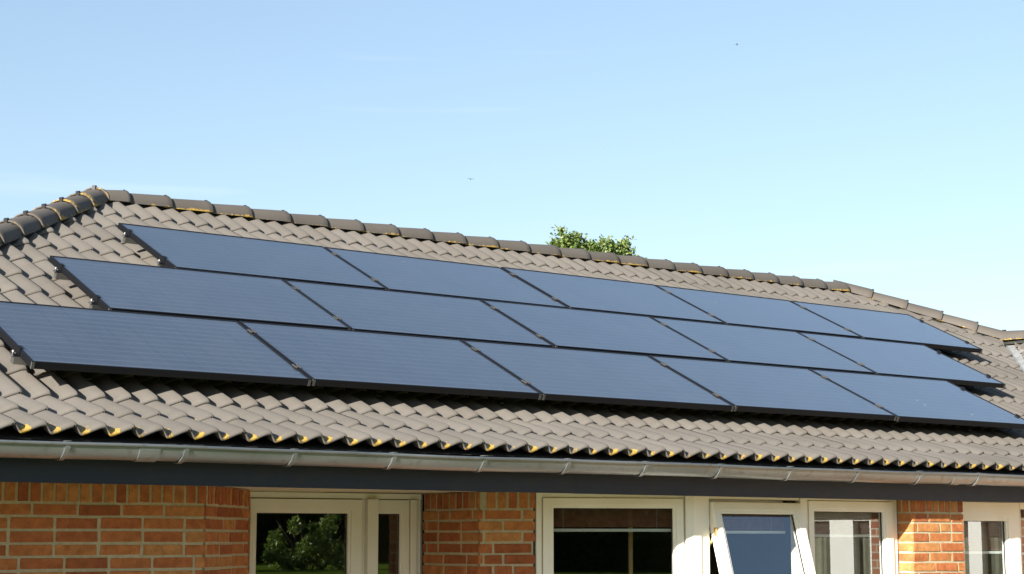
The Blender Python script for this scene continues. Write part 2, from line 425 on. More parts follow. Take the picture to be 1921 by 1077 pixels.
# --- tile mesh
GAUGE, TLEN, AMP, THK = 0.346, 0.415, 0.041, 0.0255
def wave(x):
    t = (x / 0.15) % 1.0
    if t < 0.28:
        q = min(max((t - 0.01) / 0.27, 0.0), 1.0); h = 0.955 * (1.0 - q * q * (3 - 2 * q))
    else:
        q = (t - 0.28) / 0.72; h = 0.55 * q + 0.45 * q * q * (3 - 2 * q)
        if q > 0.86: h -= 0.10 * ((q - 0.86) / 0.14) ** 2 * 0.5
    return (h - 1.0) * AMP
XS = [0, .003, .008, .013, .018, .023, .028, .033, .038, .043, .056, .070, .086, .108, .130, .150, .153, .158, .163, .168, .173, .178, .183, .188, .193, .206, .220, .236, .258, .290, .297, .300]
def tile_data(lich_scale=1.0):
    rows = [(0.006, -THK), (0.0, -THK + 0.004), (0.0018, -0.0125), (0.006, -0.0075), (0.013, -0.0036), (0.025, -0.0010), (0.045, -0.0012), (TLEN, -0.0255)]
    v, f, fm, sm, li = [], [], [], [], []
    for (y, dz) in rows:
        for x in XS:
            t = (x / 0.15) % 1.0
            v.append((x, y, wave(x) + dz))
            trough = max(0.0, 1 - abs(t - 0.38) / 0.27)
            front = max(0.0, 1 - max(0, y - 0.012) / 0.09)
            li.append((trough ** 0.8) * front + 0.10 * front)
    n = len(XS)
    for r in range(len(rows) - 1):
        for i in range(n - 1):
            a = r * n + i
            f.append((a, a + 1, a + n + 1, a + n)); sm.append(True)
            fm.append(1 if (r == 1 and (i in (1, n - 3))) else 0)
    # underside lip
    k = len(v)
    for x in XS:
        v.append((x, 0.09, wave(x) - THK - 0.002)); li.append(0.0)
    for i in range(n - 1):
        f.append((k + i, k + i + 1, i + 1, i)); fm.append(0); sm.append(True)
    return v, f, fm, sm, li
TV, TF, TFM, TSM, TLI = tile_data()
tile_me = mesh_from('roof_tile', TV, TF, [M_TILE, M_DARK], TFM, TSM, TLI)

def clip_mesh(name, M, planes, keep_src=None):
    """copy of the tile mesh cut by planes (co, no) given in world space, in tile space; None when nothing is left"""
    bm = bmesh.new(); bm.from_mesh(tile_me)
    Mi = M.inverted()
    for co, no in planes:
        c = Mi @ co; nn = (Mi.to_3x3() @ no).normalized()
        bmesh.ops.bisect_plane(bm, geom=bm.verts[:] + bm.edges[:] + bm.faces[:], dist=1e-5, plane_co=c, plane_no=nn, clear_outer=True)
    if not bm.faces: bm.free(); return None
    me = bpy.data.meshes.new(name); bm.to_mesh(me); bm.free()
    for mt in (M_TILE, M_DARK): me.materials.append(mt)
    return me

def basis(xax, yax, zax, o):
    return Matrix(((xax.x, yax.x, zax.x, o.x), (xax.y, yax.y, zax.y, o.y), (xax.z, yax.z, zax.z, o.z), (0, 0, 0, 1)))

from bpy_extras.object_utils import world_to_camera_view
bpy.context.view_layer.update()
ROWS_OFF = [0.0, 0.83192, 1.70664]; ROWS_V = [0.0, 0.99435, 1.98814]; PW, PH, PP = 1.645, 0.962, 1.66

entries = []
X0 = -0.065
planes_main = [(Vector((HIP_L + 0.0, 0, 0)), Vector((-1, 1, 0)), lambda x, y: y - x + HIP_L),
               (Vector((HIP_R, 0, 0)), Vector((1, 1, 0)), lambda x, y: x + y - HIP_R),
               (Vector((VAL - 0.085, 0, 0)), Vector((1, -1, 0)), lambda x, y: x - y - (VAL - 0.085)),
               (Vector((0, RY - 0.02, 0)), Vector((0, 1, 0)), lambda x, y: y - RY + 0.02)]
def rows_main():
    d12 = (EAVE2 - EAVE1).normalized(); d23 = (EAVE3 - EAVE2).normalized(); dm = Vector((0, CT, ST))
    yield 1, EAVE1, d12
    yield 2, EAVE2, d23
    for j in range(3, 15):
        p = roofp(0, -0.110 + GAUGE * (j - 3), NC + 0.011); p.x = 0
        yield j, p, (dm if j < 14 else (dm + Vector((0, -ST, CT)) * 0.055).normalized())
jit = random.Random(3)
for j, P, d in rows_main():
    z = Vector((1, 0, 0)).cross(d)
    for k in range(-9, 40):
        ox = X0 + 0.3 * k
        o = Vector((ox + jit.uniform(-.0007, .0007), P.y + jit.uniform(-.0025, .0025), P.z + jit.uniform(-.0012, .0012)))
        ang = jit.uniform(-0.004, 0.004); rl = jit.uniform(-0.006, 0.006)
        xa = (Vector((1, 0, 0)) + d * ang + z * rl).normalized(); ya = (d - xa * d.dot(xa)).normalized(); za = xa.cross(ya)
        M = basis(xa, ya, za, o)
        corners = [M @ Vector(c) for c in ((0, 0, 0), (0.3, 0, 0), (0, TLEN, 0), (0.3, TLEN, 0))]
        cuts, out = [], False
        for co, no, fn in planes_main:
            s = [fn(c.x, c.y) for c in corners]
            if min(s) >= -0.004: out = True
            elif max(s) > 0: cuts.append((co, no))
        if out: continue
        mid = M @ Vector((0.15, GAUGE * 0.3, 0))
        q = world_to_camera_view(scene, cam, mid)
        vis = -0.04 < q.x < 1.04 and -0.04 < q.y < 1.0
        # hidden under the panels?
        u_, v_ = mid.x, mid.y * CT + mid.z * ST
        hid = False
        for ro, rv in zip(ROWS_OFF, ROWS_V):
            if ro + 0.22 < u_ < ro + 8.3 + 0.05 and rv - 0.02 < v_ < rv + PH + 0.12: hid = True
        entries.append([vis and not hid, q.z, j, M, cuts])
entries.sort(key=lambda t: (not t[0], t[1]))
roof_w = WORLD[roof.name]
field_v, field_f, field_m, field_s, field_l = [], [], [], [], []
n_ind = 0
def add_tile(M, cuts, parent, individual, lich, row):
    global field_v
    if individual:
        me = clip_mesh('roof_tile_cut', M, cuts) if cuts else tile_me
        if me is None: return False
        o = bpy.data.objects.new('roof_tile', me); COL.objects.link(o)
        o.parent = parent
        o.location = M.to_translation() - WORLD[parent.name]
        o.rotation_euler = M.to_3x3().to_euler()
        o.color = (lich, 0, 0, 1)
        return True
    src = clip_mesh('tmp', M, cuts) if cuts else None
    if cuts and src is None: return False
    if cuts:
        vv = [v.co.copy() for v in src.vertices]; ff = [tuple(p.vertices) for p in src.polygons]; mm = [p.material_index for p in src.polygons]; ll = [0.0] * len(vv)
        bpy.data.meshes.remove(src)
    else:
        vv, ff, mm, ll = [Vector(v) for v in TV], TF, TFM, TLI
    k = len(field_v)
    field_v += [M @ v - WORLD[parent.name] for v in vv]
    field_f.extend(tuple(k + i for i in f) for f in ff); field_m.extend(mm); field_l.extend(ll)
    return False
for vis, dist, j, M, cuts in entries:
    lich = {1: 1.0, 2: 0.42, 3: 0.34}.get(j, 0.07 if j < 13 else 0.22)
    lich *= jit.uniform(0.7, 1.1)
    ind = vis and n_ind < 288
    if add_tile(M, cuts, roof, ind, lich, j): n_ind += 1

# --- wing roof tiles: slope rising towards +x, courses along -y
wx, wy, wzv = Vector((0, -1, 0)), Vector((CT, 0, ST)), Vector((-ST, 0, CT))
for j in range(0, 12):
    sl = -0.52 + GAUGE * j
    for k in range(0, 32):
        yy = 2.78 - 0.3 * k
        base = roofp(0, sl, NC)
        o = Vector((base.y + VAL, yy, base.z))
        M = basis(wx, wy, wzv, o)
        corners = [M @ Vector(c) for c in ((0, 0, 0), (0.3, 0, 0), (0, TLEN, 0), (0.3, TLEN, 0))]
        cuts, out = [], False
        for co, no, fn in ((Vector((VAL + 0.075, 0, 0)), Vector((-1, 1, 0)), lambda x, y: y - x + VAL + 0.075),
                           (Vector((XW - 0.02, 0, 0)), Vector((1, 0, 0)), lambda x, y: x - XW + 0.02)):
            s = [fn(c.x, c.y) for c in corners]
            if min(s) >= -0.004: out = True
            elif max(s) > 0: cuts.append((co, no))
        if out: continue
        q = world_to_camera_view(scene, cam, M @ Vector((0.15, 0.1, 0)))
        if yy < -7.0: continue
        ind = q.x < 1.01 and q.y > 0.3 and n_ind < 299
        if add_tile(M, cuts, roof, ind, 0.5, j): n_ind += 1
# --- left hip slope: rises towards +x, courses along -y
hx0 = L(-0.71)
for j in range(0, 16):
    for k in range(0, 34):
        sl = -0.70 + GAUGE * j; yy = 8.3 - 0.3 * k
        o = Vector((sl * CT + HIP_L, yy, sl * ST + NC / CT - 0.004))
        M = basis(wx, wy, wzv, o)
        corners = [M @ Vector(c) for c in ((0, 0, 0), (0.3, 0, 0), (0, TLEN, 0), (0.3, TLEN, 0))]
        cuts, out = [], False
        for co, no, fn in ((Vector((HIP_L, 0, 0)), Vector((1, -1, 0)), lambda x, y: x - y - HIP_L),
                           (Vector((HIP_L + 2 * RY, 0, 0)), Vector((1, 1, 0)), lambda x, y: x + y - HIP_L - 2 * RY)):
            s = [fn(c.x, c.y) for c in corners]
            if min(s) >= -0.004: out = True
            elif max(s) > 0: cuts.append((co, no))
        if not out: add_tile(M, cuts, roof, False, 0.1, j)
fme = mesh_from('roof_tile_field', field_v, field_f, [M_TILE, M_DARK], field_m, True, field_l)
fo = obj('roof_tile_field', fme, roof, roof_w); fo.color = (0.1, 0, 0, 1)
tag(fo, kind='stuff')

# --- ridge and hip caps
def cap_mesh(length=0.42, r0=0.123, r1=0.113, hgt=0.107, clip=1.0, rimk=1.0):
    N = 14; v, f, fm, sm, li = [], [], [], [], []
    def ring(y, r, h, dz, lich):
        k = len(v)
        for i in range(N + 1):
            a = math.pi * i / N
            x = -math.cos(a) * r; zz = (math.sin(a) ** 0.95) * h
            v.append((x, y, zz + dz - 0.056)); e_ = max(0, 1 - math.sin(a) / 0.35)
            li.append(max(lich * rimk, 0.8 * e_))
        return k
    ks = [ring(0.010, r0 - 0.016, hgt - 0.016, 0, 0.3), ring(0.0, r0 - 0.009, hgt - 0.009, 0, 0.9), ring(0.0015, r0 - 0.002, hgt - 0.002, 0, 1.0), ring(0.005, r0, hgt, 0, 1.0),
          ring(0.05, r0 - 0.001, hgt - 0.001, 0, 0.8), ring(0.13, r0 - 0.004, hgt - 0.004, 0, 0.25), ring(length, r1 - 0.008, hgt - 0.016, 0, 0.0)]
    for a, b in zip(ks, ks[1:]):
        for i in range(N):
            f.append((a + i, a + i + 1, b + i + 1, b + i)); fm.append(0); sm.append(True)
    # metal clip on the rim
    z0 = hgt - 0.056
    k = len(v)
    for x in (-0.012 * clip, 0.012 * clip):
        for y in (-0.006, 0.03 * clip):
            for zz in (-0.02, 0.012 * clip): v.append((x, y, z0 + zz)); li.append(0.0)
    for q in ((0, 1, 3, 2), (4, 6, 7, 5), (0, 4, 5, 1), (2, 3, 7, 6), (1, 5, 7, 3), (0, 2, 6, 4)):
        f.append(tuple(k + i for i in q)); fm.append(1); sm.append(False)
    return mesh_from('ridge_tile', v, f, [M_CAP, M_CLIP], fm, sm, li)
cap_me = cap_mesh(rimk=0.62)
ridge_me = cap_mesh(clip=0.55, rimk=0.22)
def caps(A, B, step, lich, name='ridge_tile', first=0.0, lift=0.0, me=None, flat=False, short=False):
    """caps from A (the overlapping, big end first) towards B"""
    A, B = Vector(A), Vector(B); d = (B - A).normalized(); Lg = (B - A).length
    up = (Vector((0, 0, 1)) - d * d.z).normalized(); xa = d.cross(up)
    n = int((Lg - first) / step + 0.3)
    for i in range(n):
        p = A + d * (first + i * step) + up * lift
        last = 0.22 if (flat and i == n - 1) else 0.0
        lgs = 1.28 if last else (0.5 if short and i == n - 1 else 1.0)
        dd = (d - up * (0.018 + last) + xa * jit.uniform(-.008, .008)).normalized(); u2 = (up - dd * up.dot(dd)).normalized(); x2 = dd.cross(u2)
        M = basis(x2, dd, u2, p)
        o = bpy.data.objects.new(name, me or cap_me); COL.objects.link(o); o.parent = roof
        o.location = p - roof_w; o.rotation_euler = M.to_3x3().to_euler(); o.scale = (1, lgs, 1)
        o.color = (lich * jit.uniform(.6, 1.2), 0, 0, 1)
RZ = roof_z(RY) + 0.018
# main ridge: big ends towards +x
caps((10.31, RY, RZ), (2.0, RY, RZ), 0.349, 0.75, me=ridge_me, short=True)
# left hip: big ends downhill (towards -x, -y)
hz = lambda y: roof_z(y) + 0.012
y_low = -0.45
caps((L(y_low), y_low, hz(y_low)), (L(RY) + 0.22, RY + 0.22, hz(RY) + 0.102), 0.334, 0.8, 'hip_tile', lift=0.014, first=0.26, flat=True)
# right hip
yv = 2.66
caps((xr + 0.04, yv - 0.04, hz(yv - 0.04) + 0.0), (HIP_R - RY - 0.05, RY + 0.05, hz(RY) + 0.03), 0.366, 0.6, 'hip_tile', lift=0.014, me=ridge_me)
# wing ridge
caps((XW, yv + 0.03, hz(yv) + 0.02), (XW, -6.9, hz(yv) + 0.02), 0.335, 1.0, 'ridge_tile')

# --- sealing strips below the caps, coloured near black for the shade in the gaps
sb = MB()
def strip(A, B, w, dz0, dz1):
    A, B = Vector(A), Vector(B); d = (B - A).normalized(); s = d.cross(Vector((0, 0, 1))).normalized()
    for sg in (-1, 1):
        sb.quad([A + s * sg * w + Vector((0, 0, dz0)), B + s * sg * w + Vector((0, 0, dz0)), B + s * sg * (w * 0.5) + Vector((0, 0, dz1)), A + s * sg * (w * 0.5) + Vector((0, 0, dz1))])
strip((L(y_low), y_low, roof_z(y_low)), (L(RY), RY, roof_z(RY)), 0.10, -0.075, 0.05)
strip((L(RY), RY, roof_z(RY)), (HIP_R - RY, RY, roof_z(RY)), 0.085, -0.06, 0.04)
strip((HIP_R - RY, RY, roof_z(RY)), (xr, yv, roof_z(yv)), 0.09, -0.07, 0.04)
strip((XW, yv, roof_z(yv)), (XW, -6.9, roof_z(yv)), 0.09, -0.07, 0.04)
sb.build('ridge_sealing_strip', M_FOAM, roof)

# --- valley flashing: a creased zinc trough
vb = MB()
N = 26
for i in range(N):
    y0 = -0.69 + (2.70 + 0.69) * i / N; y1 = -0.69 + (2.70 + 0.69) * (i + 1) / N
    wob = lambda y: 0.006 * math.sin(y * 31) + 0.004 * math.sin(y * 57 + 1)
    zl = lambda y: max(roof_z(y, NC - 0.055), EAVE1.z - 0.05 + (y + .71) * .31)
    for sgn in (-1, 1):
        off = 0.14
        def P(y, w):
            if sgn < 0: return Vector((y + VAL - w, y, zl(y) + 0.012 + wob(y) * (w > 0)))
            return Vector((y + VAL, y - w, zl(y) + 0.012 + wob(y) * (w > 0)))
        vb.quad([P(y0, 0), P(y0, off), P(y1, off), P(y1, 0)])
vb.build('valley_flashing', M_LEAD, roof)

# --- gutter, brackets, joints
GX0, GX1 = L(e) - 0.1, 7.78
GYc, GZc, GR = -0.768, -0.4575, 0.065
gb = MB()
n = 14
prof = [(GYc - GR * math.cos(math.pi * i / n), GZc - GR * math.sin(math.pi * i / n)) for i in range(n + 1)]
bead = [(prof[0][0] - 0.004 + 0.009 * math.cos(a) , prof[0][1] + 0.004 + 0.009 * math.sin(a)) for a in [R(t) for t in (-60, 0, 60, 120, 180, 240)]]
segx = [GX0 + (GX1 - GX0) * i / 40 for i in range(41)]
gv, gf, gs = [], [], []
def sag(x): return 0.0022 * math.sin(x * 2.1 + 0.4) + 0.0012 * math.sin(x * 5.3)
for P_, closed in ((prof, False), ([(a * 1, b) for a, b in [(GYc - (GR - .003) * math.cos(math.pi * i / n), GZc - (GR - .003) * math.sin(math.pi * i / n)) for i in range(n + 1)]], False), (bead, True)):
    k0 = len(gv); m_ = len(P_)
    for x in segx:
        for y, z in P_: gv.append(Vector((x, y, z + sag(x))))
    for i in range(len(segx) - 1):
        for j_ in range(m_ if closed else m_ - 1):
            a = k0 + i * m_ + j_; b_ = k0 + i * m_ + (j_ + 1) % m_
            gf.append((a, b_, b_ + m_, a + m_)); gs.append(True)
GO = Vector((3.5, GYc, GZc))
gutter = obj('gutter', mesh_from('gutter', [v - GO for v in gv], gf, M_ZINC, None, gs), house, GO)
def band(x0, x1, r, yaw=0.0, hook=True):
    b_ = MB(); m_ = 12
    for i in range(m_):
        a0, a1 = math.pi * i / m_, math.pi * (i + 1) / m_
        p = lambda x, a: Vector((x + yaw * math.sin(a), GYc - r * math.cos(a), GZc - r * math.sin(a)))
        b_.quad([p(x0, a0), p(x1, a0), p(x1, a1), p(x0, a1)], 0, True)
        q = lambda x, a: Vector((x + yaw * math.sin(a), GYc - (r - .006) * math.cos(a), GZc - (r - .006) * math.sin(a)))
        b_.quad([p(x0, a0), p(x0, a1), q(x0, a1), q(x0, a0)]); b_.quad([p(x1, a0), q(x1, a0), q(x1, a1), p(x1, a1)])
    if hook:
        xm = (x0 + x1) / 2
        b_.box((x0, GYc - GR - .010, GZc + .0135), (x1, GYc - GR + .03, GZc + .0165))
    return b_
bx0 = [-1.357, -0.757, -0.157, 0.450, 1.055, 1.654, 2.246, 2.833, 3.42, 4.023, 4.632, 5.25, 5.87, 6.475, 7.08]
for x in bx0:
    b_ = band(x - .012, x + .012, GR + 0.0075, -0.01)
    b_.build('gutter_bracket', M_ZINC, gutter, (x, GYc, GZc))
for xa_, xb_ in ((0.205, 0.312), (6.215, 6.315)):
    band(xa_, xb_, GR + 0.0032, 0.0, False).build('gutter_joint', M_ZINC, gutter, ((xa_ + xb_) / 2, GYc, GZc))

# --- fascia and soffit
fb = MB()
FY = -0.672
fb.box((L(e), FY, -0.63), (3.02, FY + .028, -0.455)); fb.box((3.0215, FY, -0.631), (7.95, FY + .028, -0.455))
fb.build('fascia', M_FASCIA, house, (3, FY, -0.5))
SO = -0.606
sf = MB()
for i, y in enumerate([-0.643 + 0.12 * k for k in range(14)]):
    sf.box((L(e), y, SO + 0.0012 * (i % 3)), (8.4, y + 0.117, SO + 0.02))
sf.build('soffit', M_SOFFIT, house, (3, 0, SO))

# ------------------------------------------------------------------ brick walls
brick_bm = bmesh.new(); bmesh.ops.create_cube(brick_bm, size=1.0)
brick_me = bpy.data.meshes.new('brick'); 
bmesh.ops.bevel(brick_bm, geom=list(brick_bm.edges), offset=0.028, segments=1, affect='EDGES'); brick_bm.to_mesh(brick_me); brick_bm.free()
brick_me.materials.append(M_BRICK)
variants = []
for vI in range(6):
    me = brick_me.copy(); me.name = 'brick'
    rr = random.Random(vI)
    for v in me.vertices: v.co += Vector((rr.uniform(-.006, .006), rr.uniform(-.025, .025), rr.uniform(-.03, .03)))
    variants.append(me)
COURSE, TOPZ, JOINT0 = 0.0667, -0.606, -0.711
def wall_part(P0, P1, name='brick_wall', zbot=GZ, depth=0.11):
    P0, P1 = Vector((*P0, 0)), Vector((*P1, 0)); d = (P1 - P0).normalized(); nrm = Vector((d.y, -d.x, 0))
    m = MB(); i0, i1 = P0 + d * 0.012, P1 - d * 0.012; a, b = i0 - nrm * 0.005, i1 - nrm * 0.005; c, dd = i1 - nrm * depth, i0 - nrm * depth
    top = TOPZ - 0.002
    m.hexa([Vector((q.x, q.y, zbot)) for q in (a, b, c, dd)] + [Vector((q.x, q.y, top)) for q in (a, b, c, dd)])
    w = m.build(name, M_MORTAR, house, ((P0.x + P1.x) / 2, (P0.y + P1.y) / 2, GZ))
    return w, P0, P1, d, nrm
def lay(w, P0, d, nrm, s0, s1, z0, z1):
    if s1 - s0 < 0.012: return
    o = bpy.data.objects.new('brick', random.choice(variants)); COL.objects.link(o); o.parent = w
    hgt, ln = (z1 - z0), (s1 - s0)
    c = P0 + d * ((s0 + s1) / 2) - nrm * (0.05 + random.uniform(-.0015, .002)); c.z = (z0 + z1) / 2 + random.uniform(-.0012, .0012)
    o.location = c - WORLD[w.name]; o.rotation_euler = (0, random.uniform(-.006, .006), math.atan2(d.y, d.x))
    o.scale = (ln * random.uniform(.985, 1.0), 0.10, hgt * random.uniform(.96, 1.02))
def bricks(seg, courses=7, pat=None, seed=0, soldier=True, off=0.0, end_cut=0.0):
    w, P0, P1, d, nrm = seg; Lw = (P1 - P0).length; rr = random.Random(seed)
    if soldier:
        s = 0.004 + off * 0.3
        while s < Lw - 0.008:
            lay(w, P0, d, nrm, max(s, 0.0015), min(s + 0.0525, Lw - 0.0015), JOINT0 + 0.006, TOPZ - 0.003); s += 0.0667 * rr.uniform(.97, 1.03)
    for k in range(courses):
        z1 = JOINT0 - 0.0068 - COURSE * k; z0 = z1 - 0.0531
        s = -0.24 + (off + (0.0 if k % 2 else 0.12) + rr.choice((0, 0.06, -0.06, 0.0))) % 0.24
        while s < Lw:
            ln = 0.108 if rr.random() < 0.12 and pat is None else (0.2265 if pat is None else pat)
            a, b = max(s, 0.0015), min(s + ln, Lw - 0.0015)
            if b - a > 0.02: lay(w, P0, d, nrm, a, b, z0, z1)
            s += ln + 0.0135
    # courses below the picture: joined, real relief
    m = MB(); k = courses
    while True:
        z1 = JOINT0 - 0.0068 - COURSE * k; z0 = z1 - 0.0531
        if z0 < GZ: break
        s = -0.24 + (off + (0.0 if k % 2 else 0.12)) % 0.24
        while s < Lw:
            a, b = max(s, 0.0015), min(s + 0.228, Lw - 0.0015)
            if b - a > 0.02:
                p0, p1 = P0 + d * a, P0 + d * b
                q0, q1 = p0 - nrm * 0.05, p1 - nrm * 0.05
                m.hexa([Vector((q.x, q.y, z0)) for q in (p0, p1, q1, q0)] + [Vector((q.x, q.y, z1)) for q in (p0, p1, q1, q0)])
            s += 0.24
        k += 1
    if m.v: tag(m.build('lower_brick_courses', M_BRICK, w), kind='stuff')

A45 = Vector((math.cos(R(45)), math.sin(R(45))))
W1E = (0.958, -0.10)                                   # end of the left wall
CHE = (1.565, 0.507)                                   # end of its splayed corner
bricks(wall_part((-1.62, -0.10), W1E), 7, seed=1)
bricks(wall_part(W1E, CHE), 7, seed=2, off=0.1)
# hidden return from the splay back to the garden-room window
D1 = Vector((math.cos(R(-8)), math.sin(R(-8)))); O1 = Vector((2.9, 0.688))
w1l = O1 + D1 * -1.20
bricks(wall_part(CHE, (w1l.x, w1l.y)), 0, seed=3, soldier=False)
# return and splayed pier
PC = (2.900, 0.103)
D2 = Vector((math.cos(R(-25)), math.sin(R(-25)))); O2 = Vector((4.129, -0.47))
pe = O2 + D2 * -1.003
bricks(wall_part((2.900, 0.688), PC), 7, seed=5, off=0.05)
bricks(wall_part(PC, (pe.x, pe.y)), 7, seed=6, off=0.16)
# right pier
RP = (6.063, -0.59)
bricks(wall_part((6.063, -0.40), RP), 7, seed=8, pat=0.24, off=0.1)
bricks(wall_part(RP, (6.602, -0.59)), 7, seed=9, off=0.05)
bricks(wall_part((6.602, -0.59), (6.602, -0.40)), 0, seed=10, soldier=False)

# left end wall and back wall close the house
cw = MB()
cw.box((-1.70, -0.10, GZ), (-1.621, 7.0, -0.61)); cw.box((-1.70, 7.0, GZ), (12.0, 7.1, -0.61))
cw.build('rear_wall', M_WALLTEX, house, (4, 7, GZ))

# ------------------------------------------------------------------ windows
def local(O, D):
    nrm = Vector((D.y, -D.x))
    def T(s, n, z): return Vector((O.x + D.x * s + nrm.x * n, O.y + D.y * s + nrm.y * n, z))
    return T
def ring(m, T, s0, s1, z0, z1, l, r, t, b, n0, n1, X=None, mi=0):
    """mitred rectangular frame; n1 is the outer face"""
    o = [(s0, z0), (s1, z0), (s1, z1), (s0, z1)]; i = [(s0 + l, z0 + b), (s1 - r, z0 + b), (s1 - r, z1 - t), (s0 + l, z1 - t)]
    f = (lambda s, n, z: X(s, n, z)) if X else T
    for k in range(4):
        k2 = (k + 1) % 4
        m.hexa([f(o[k][0], n0, o[k][1]), f(o[k2][0], n0, o[k2][1]), f(i[k2][0], n0, i[k2][1]), f(i[k][0], n0, i[k][1]),
                f(o[k][0], n1, o[k][1]), f(o[k2][0], n1, o[k2][1]), f(i[k2][0], n1, i[k2][1]), f(i[k][0], n1, i[k][1])], mi)
def sbox(m, T, s0, s1, z0, z1, n0, n1, mi=0):
    m.hexa([T(s0, n0, z0), T(s1, n0, z0), T(s1, n1, z0), T(s0, n1, z0), T(s0, n0, z1), T(s1, n0, z1), T(s1, n1, z1), T(s0, n1, z1)], mi)
def sash(T, win, s0, s1, z0, z1, gs0, gs1, gz1, bot=0.09, n1=0.0, X=None):
    """moving frame with a stepped glazing bead, and its pane"""
    m = MB(); f = X or T
    lw, rw, tw = gs0 - s0, s1 - gs1, z1 - gz1
    bead = 0.020
    ring(m, T, s0, s1, z0, z1, lw - bead, rw - bead, tw - bead, bot - bead, n1 - 0.058, n1, X)
    ring(m, T, s0 + lw - bead - .0015, s1 - rw + bead + .0015, z0 + bot - bead - .0015, z1 - tw + bead + .0015, bead, bead, bead, bead, n1 - 0.05, n1 - 0.007, X)
    mid = f((s0 + s1) / 2, 0, (z0 + z1) / 2)
    s = m.build('sash', M_WHITE, win, mid, bevel=0.0025)
    p = MB()
    a = [f(gs0 - .004, n1 - 0.030, z0 + bot - .004), f(gs1 + .004, n1 - 0.030, z0 + bot - .004), f(gs1 + .004, n1 - 0.030, gz1 + .004), f(gs0 - .004, n1 - 0.030, gz1 + .004)]
    p.quad(a)
    p.build('pane', M_GLASS, win, mid)
    g = MB(); ring(g, T, gs0 - .003, gs1 + .003, z0 + bot - .003, gz1 + .003, .006, .006, .006, .006, n1 - .034, n1 - .024, X)
    g.build('gasket', M_GASKET, win, mid)
    return s

# window 1: garden door and narrow side light, deep under the eave
T1 = local(O1, D1)
m = MB()
ZB = GZ + 0.06
sbox(m, T1, -1.20, -0.001, -0.643, SO - .002, -0.09, -0.012)                 # head board
sbox(m, T1, -0.083, -0.040, ZB, -0.6445, -0.09, 0.004); sbox(m, T1, -0.039, -0.003, ZB, -0.6445, -0.09, -0.018)
sbox(m, T1, -0.408, -0.388, ZB, -0.6445, -0.09, -0.018); sbox(m, T1, -0.387, -0.315, ZB, -0.6445, -0.09, 0.022)
sbox(m, T1, -1.20, -1.156, ZB, -0.6445, -0.09, -0.012)
win1 = m.build('window', M_WHITE, house, T1(-0.6, 0, GZ), bevel=0.002)
sash(T1, win1, -1.150, -0.414, ZB, -0.648, -1.104, -0.510, -0.735, 0.14, 0.0)
sash(T1, win1, -0.3755, -0.088, ZB, -0.648, -0.309, -0.151, -0.735, 0.14, -0.005)
g = MB(); sbox(g, T1, -0.0028, 0.004, ZB, SO - .003, -0.12, -0.010); g.build('sealant', M_SEAL, win1)
# four thin dark strips filling the gaps round the sashes, standing in for shade
g = MB()
for a, b, z0, z1 in ((-1.152, -0.409, -0.6485, -0.6435), (-0.4135, -0.4085, ZB, -0.648), (-0.0875, -0.0835, ZB, -0.648), (-0.314, -0.0835, -0.6485, -0.6435)):
    sbox(g, T1, a, b, z0, z1, -0.05, -0.03)
g.build('gap_shade_strip', M_GASKET, win1)

# window group 2: splayed casement, bent post, open top-hung sash, casement
T2, T3 = local(O2, D2), local(O2, Vector((1, 0)))
ZS = -1.78
m = MB()
ring(m, T2, -0.995, -0.052, ZS, SO - .002, 0.036, 0.004, 0.030, 0.05, -0.09, -0.012)
win2 = m.build('window', M_WHITE, house, T2(-0.5, 0, ZS), bevel=0.002)
sash(T2, win2, -0.955, -0.060, ZS + .055, -0.6405, -0.886, -0.128, -0.703, 0.08, 0.0)
g = MB()
for a, b, z0, z1 in ((-0.959, -0.0565, -0.6405, -0.6365), (-0.9585, -0.9555, ZS, -0.641), (-0.0595, -0.0565, ZS, -0.641)): sbox(g, T2, a, b, z0, z1, -0.06, -0.02)
g.build('gap_shade_strip', M_GASKET, win2)
g = MB(); sbox(g, T2, -1.001, -0.9965, ZS, SO - .003, -0.09, -0.016); g.build('sealant', M_SEAL, win2)
# bent corner post
pm = MB()
a0, a1, c0, c1 = T2(-0.050, 0.012, 0), T2(0.0, 0.012, 0), T3(0.0, 0.012, 0), T3(0.060, 0.012, 0)
b0, b1 = T2(-0.050, -0.09, 0), T3(0.060, -0.09, 0)
cc = (a1 + c0) / 2
def prism(m, pts, z0, z1):
    n_ = len(pts); k = len(m.v)
    m.v += [Vector((p.x, p.y, z0)) for p in pts] + [Vector((p.x, p.y, z1)) for p in pts]
    for i in range(n_):
        j_ = (i + 1) % n_; m.f.append((k + i, k + j_, k + n_ + j_, k + n_ + i)); m.m.append(0); m.sm.append(False)
    m.f.append(tuple(k + i for i in reversed(range(n_)))); m.f.append(tuple(k + n_ + i for i in range(n_))); m.m += [0, 0]; m.sm += [False, False]
prism(pm, [a0, cc, c1, b1, b0], ZS, SO - .002)
sbox(pm, T3, 0.0615, 0.136, ZS, SO - .002, -0.09, 0.004)
pm.build('corner_post', M_WHITE, win2, bevel=0.002)

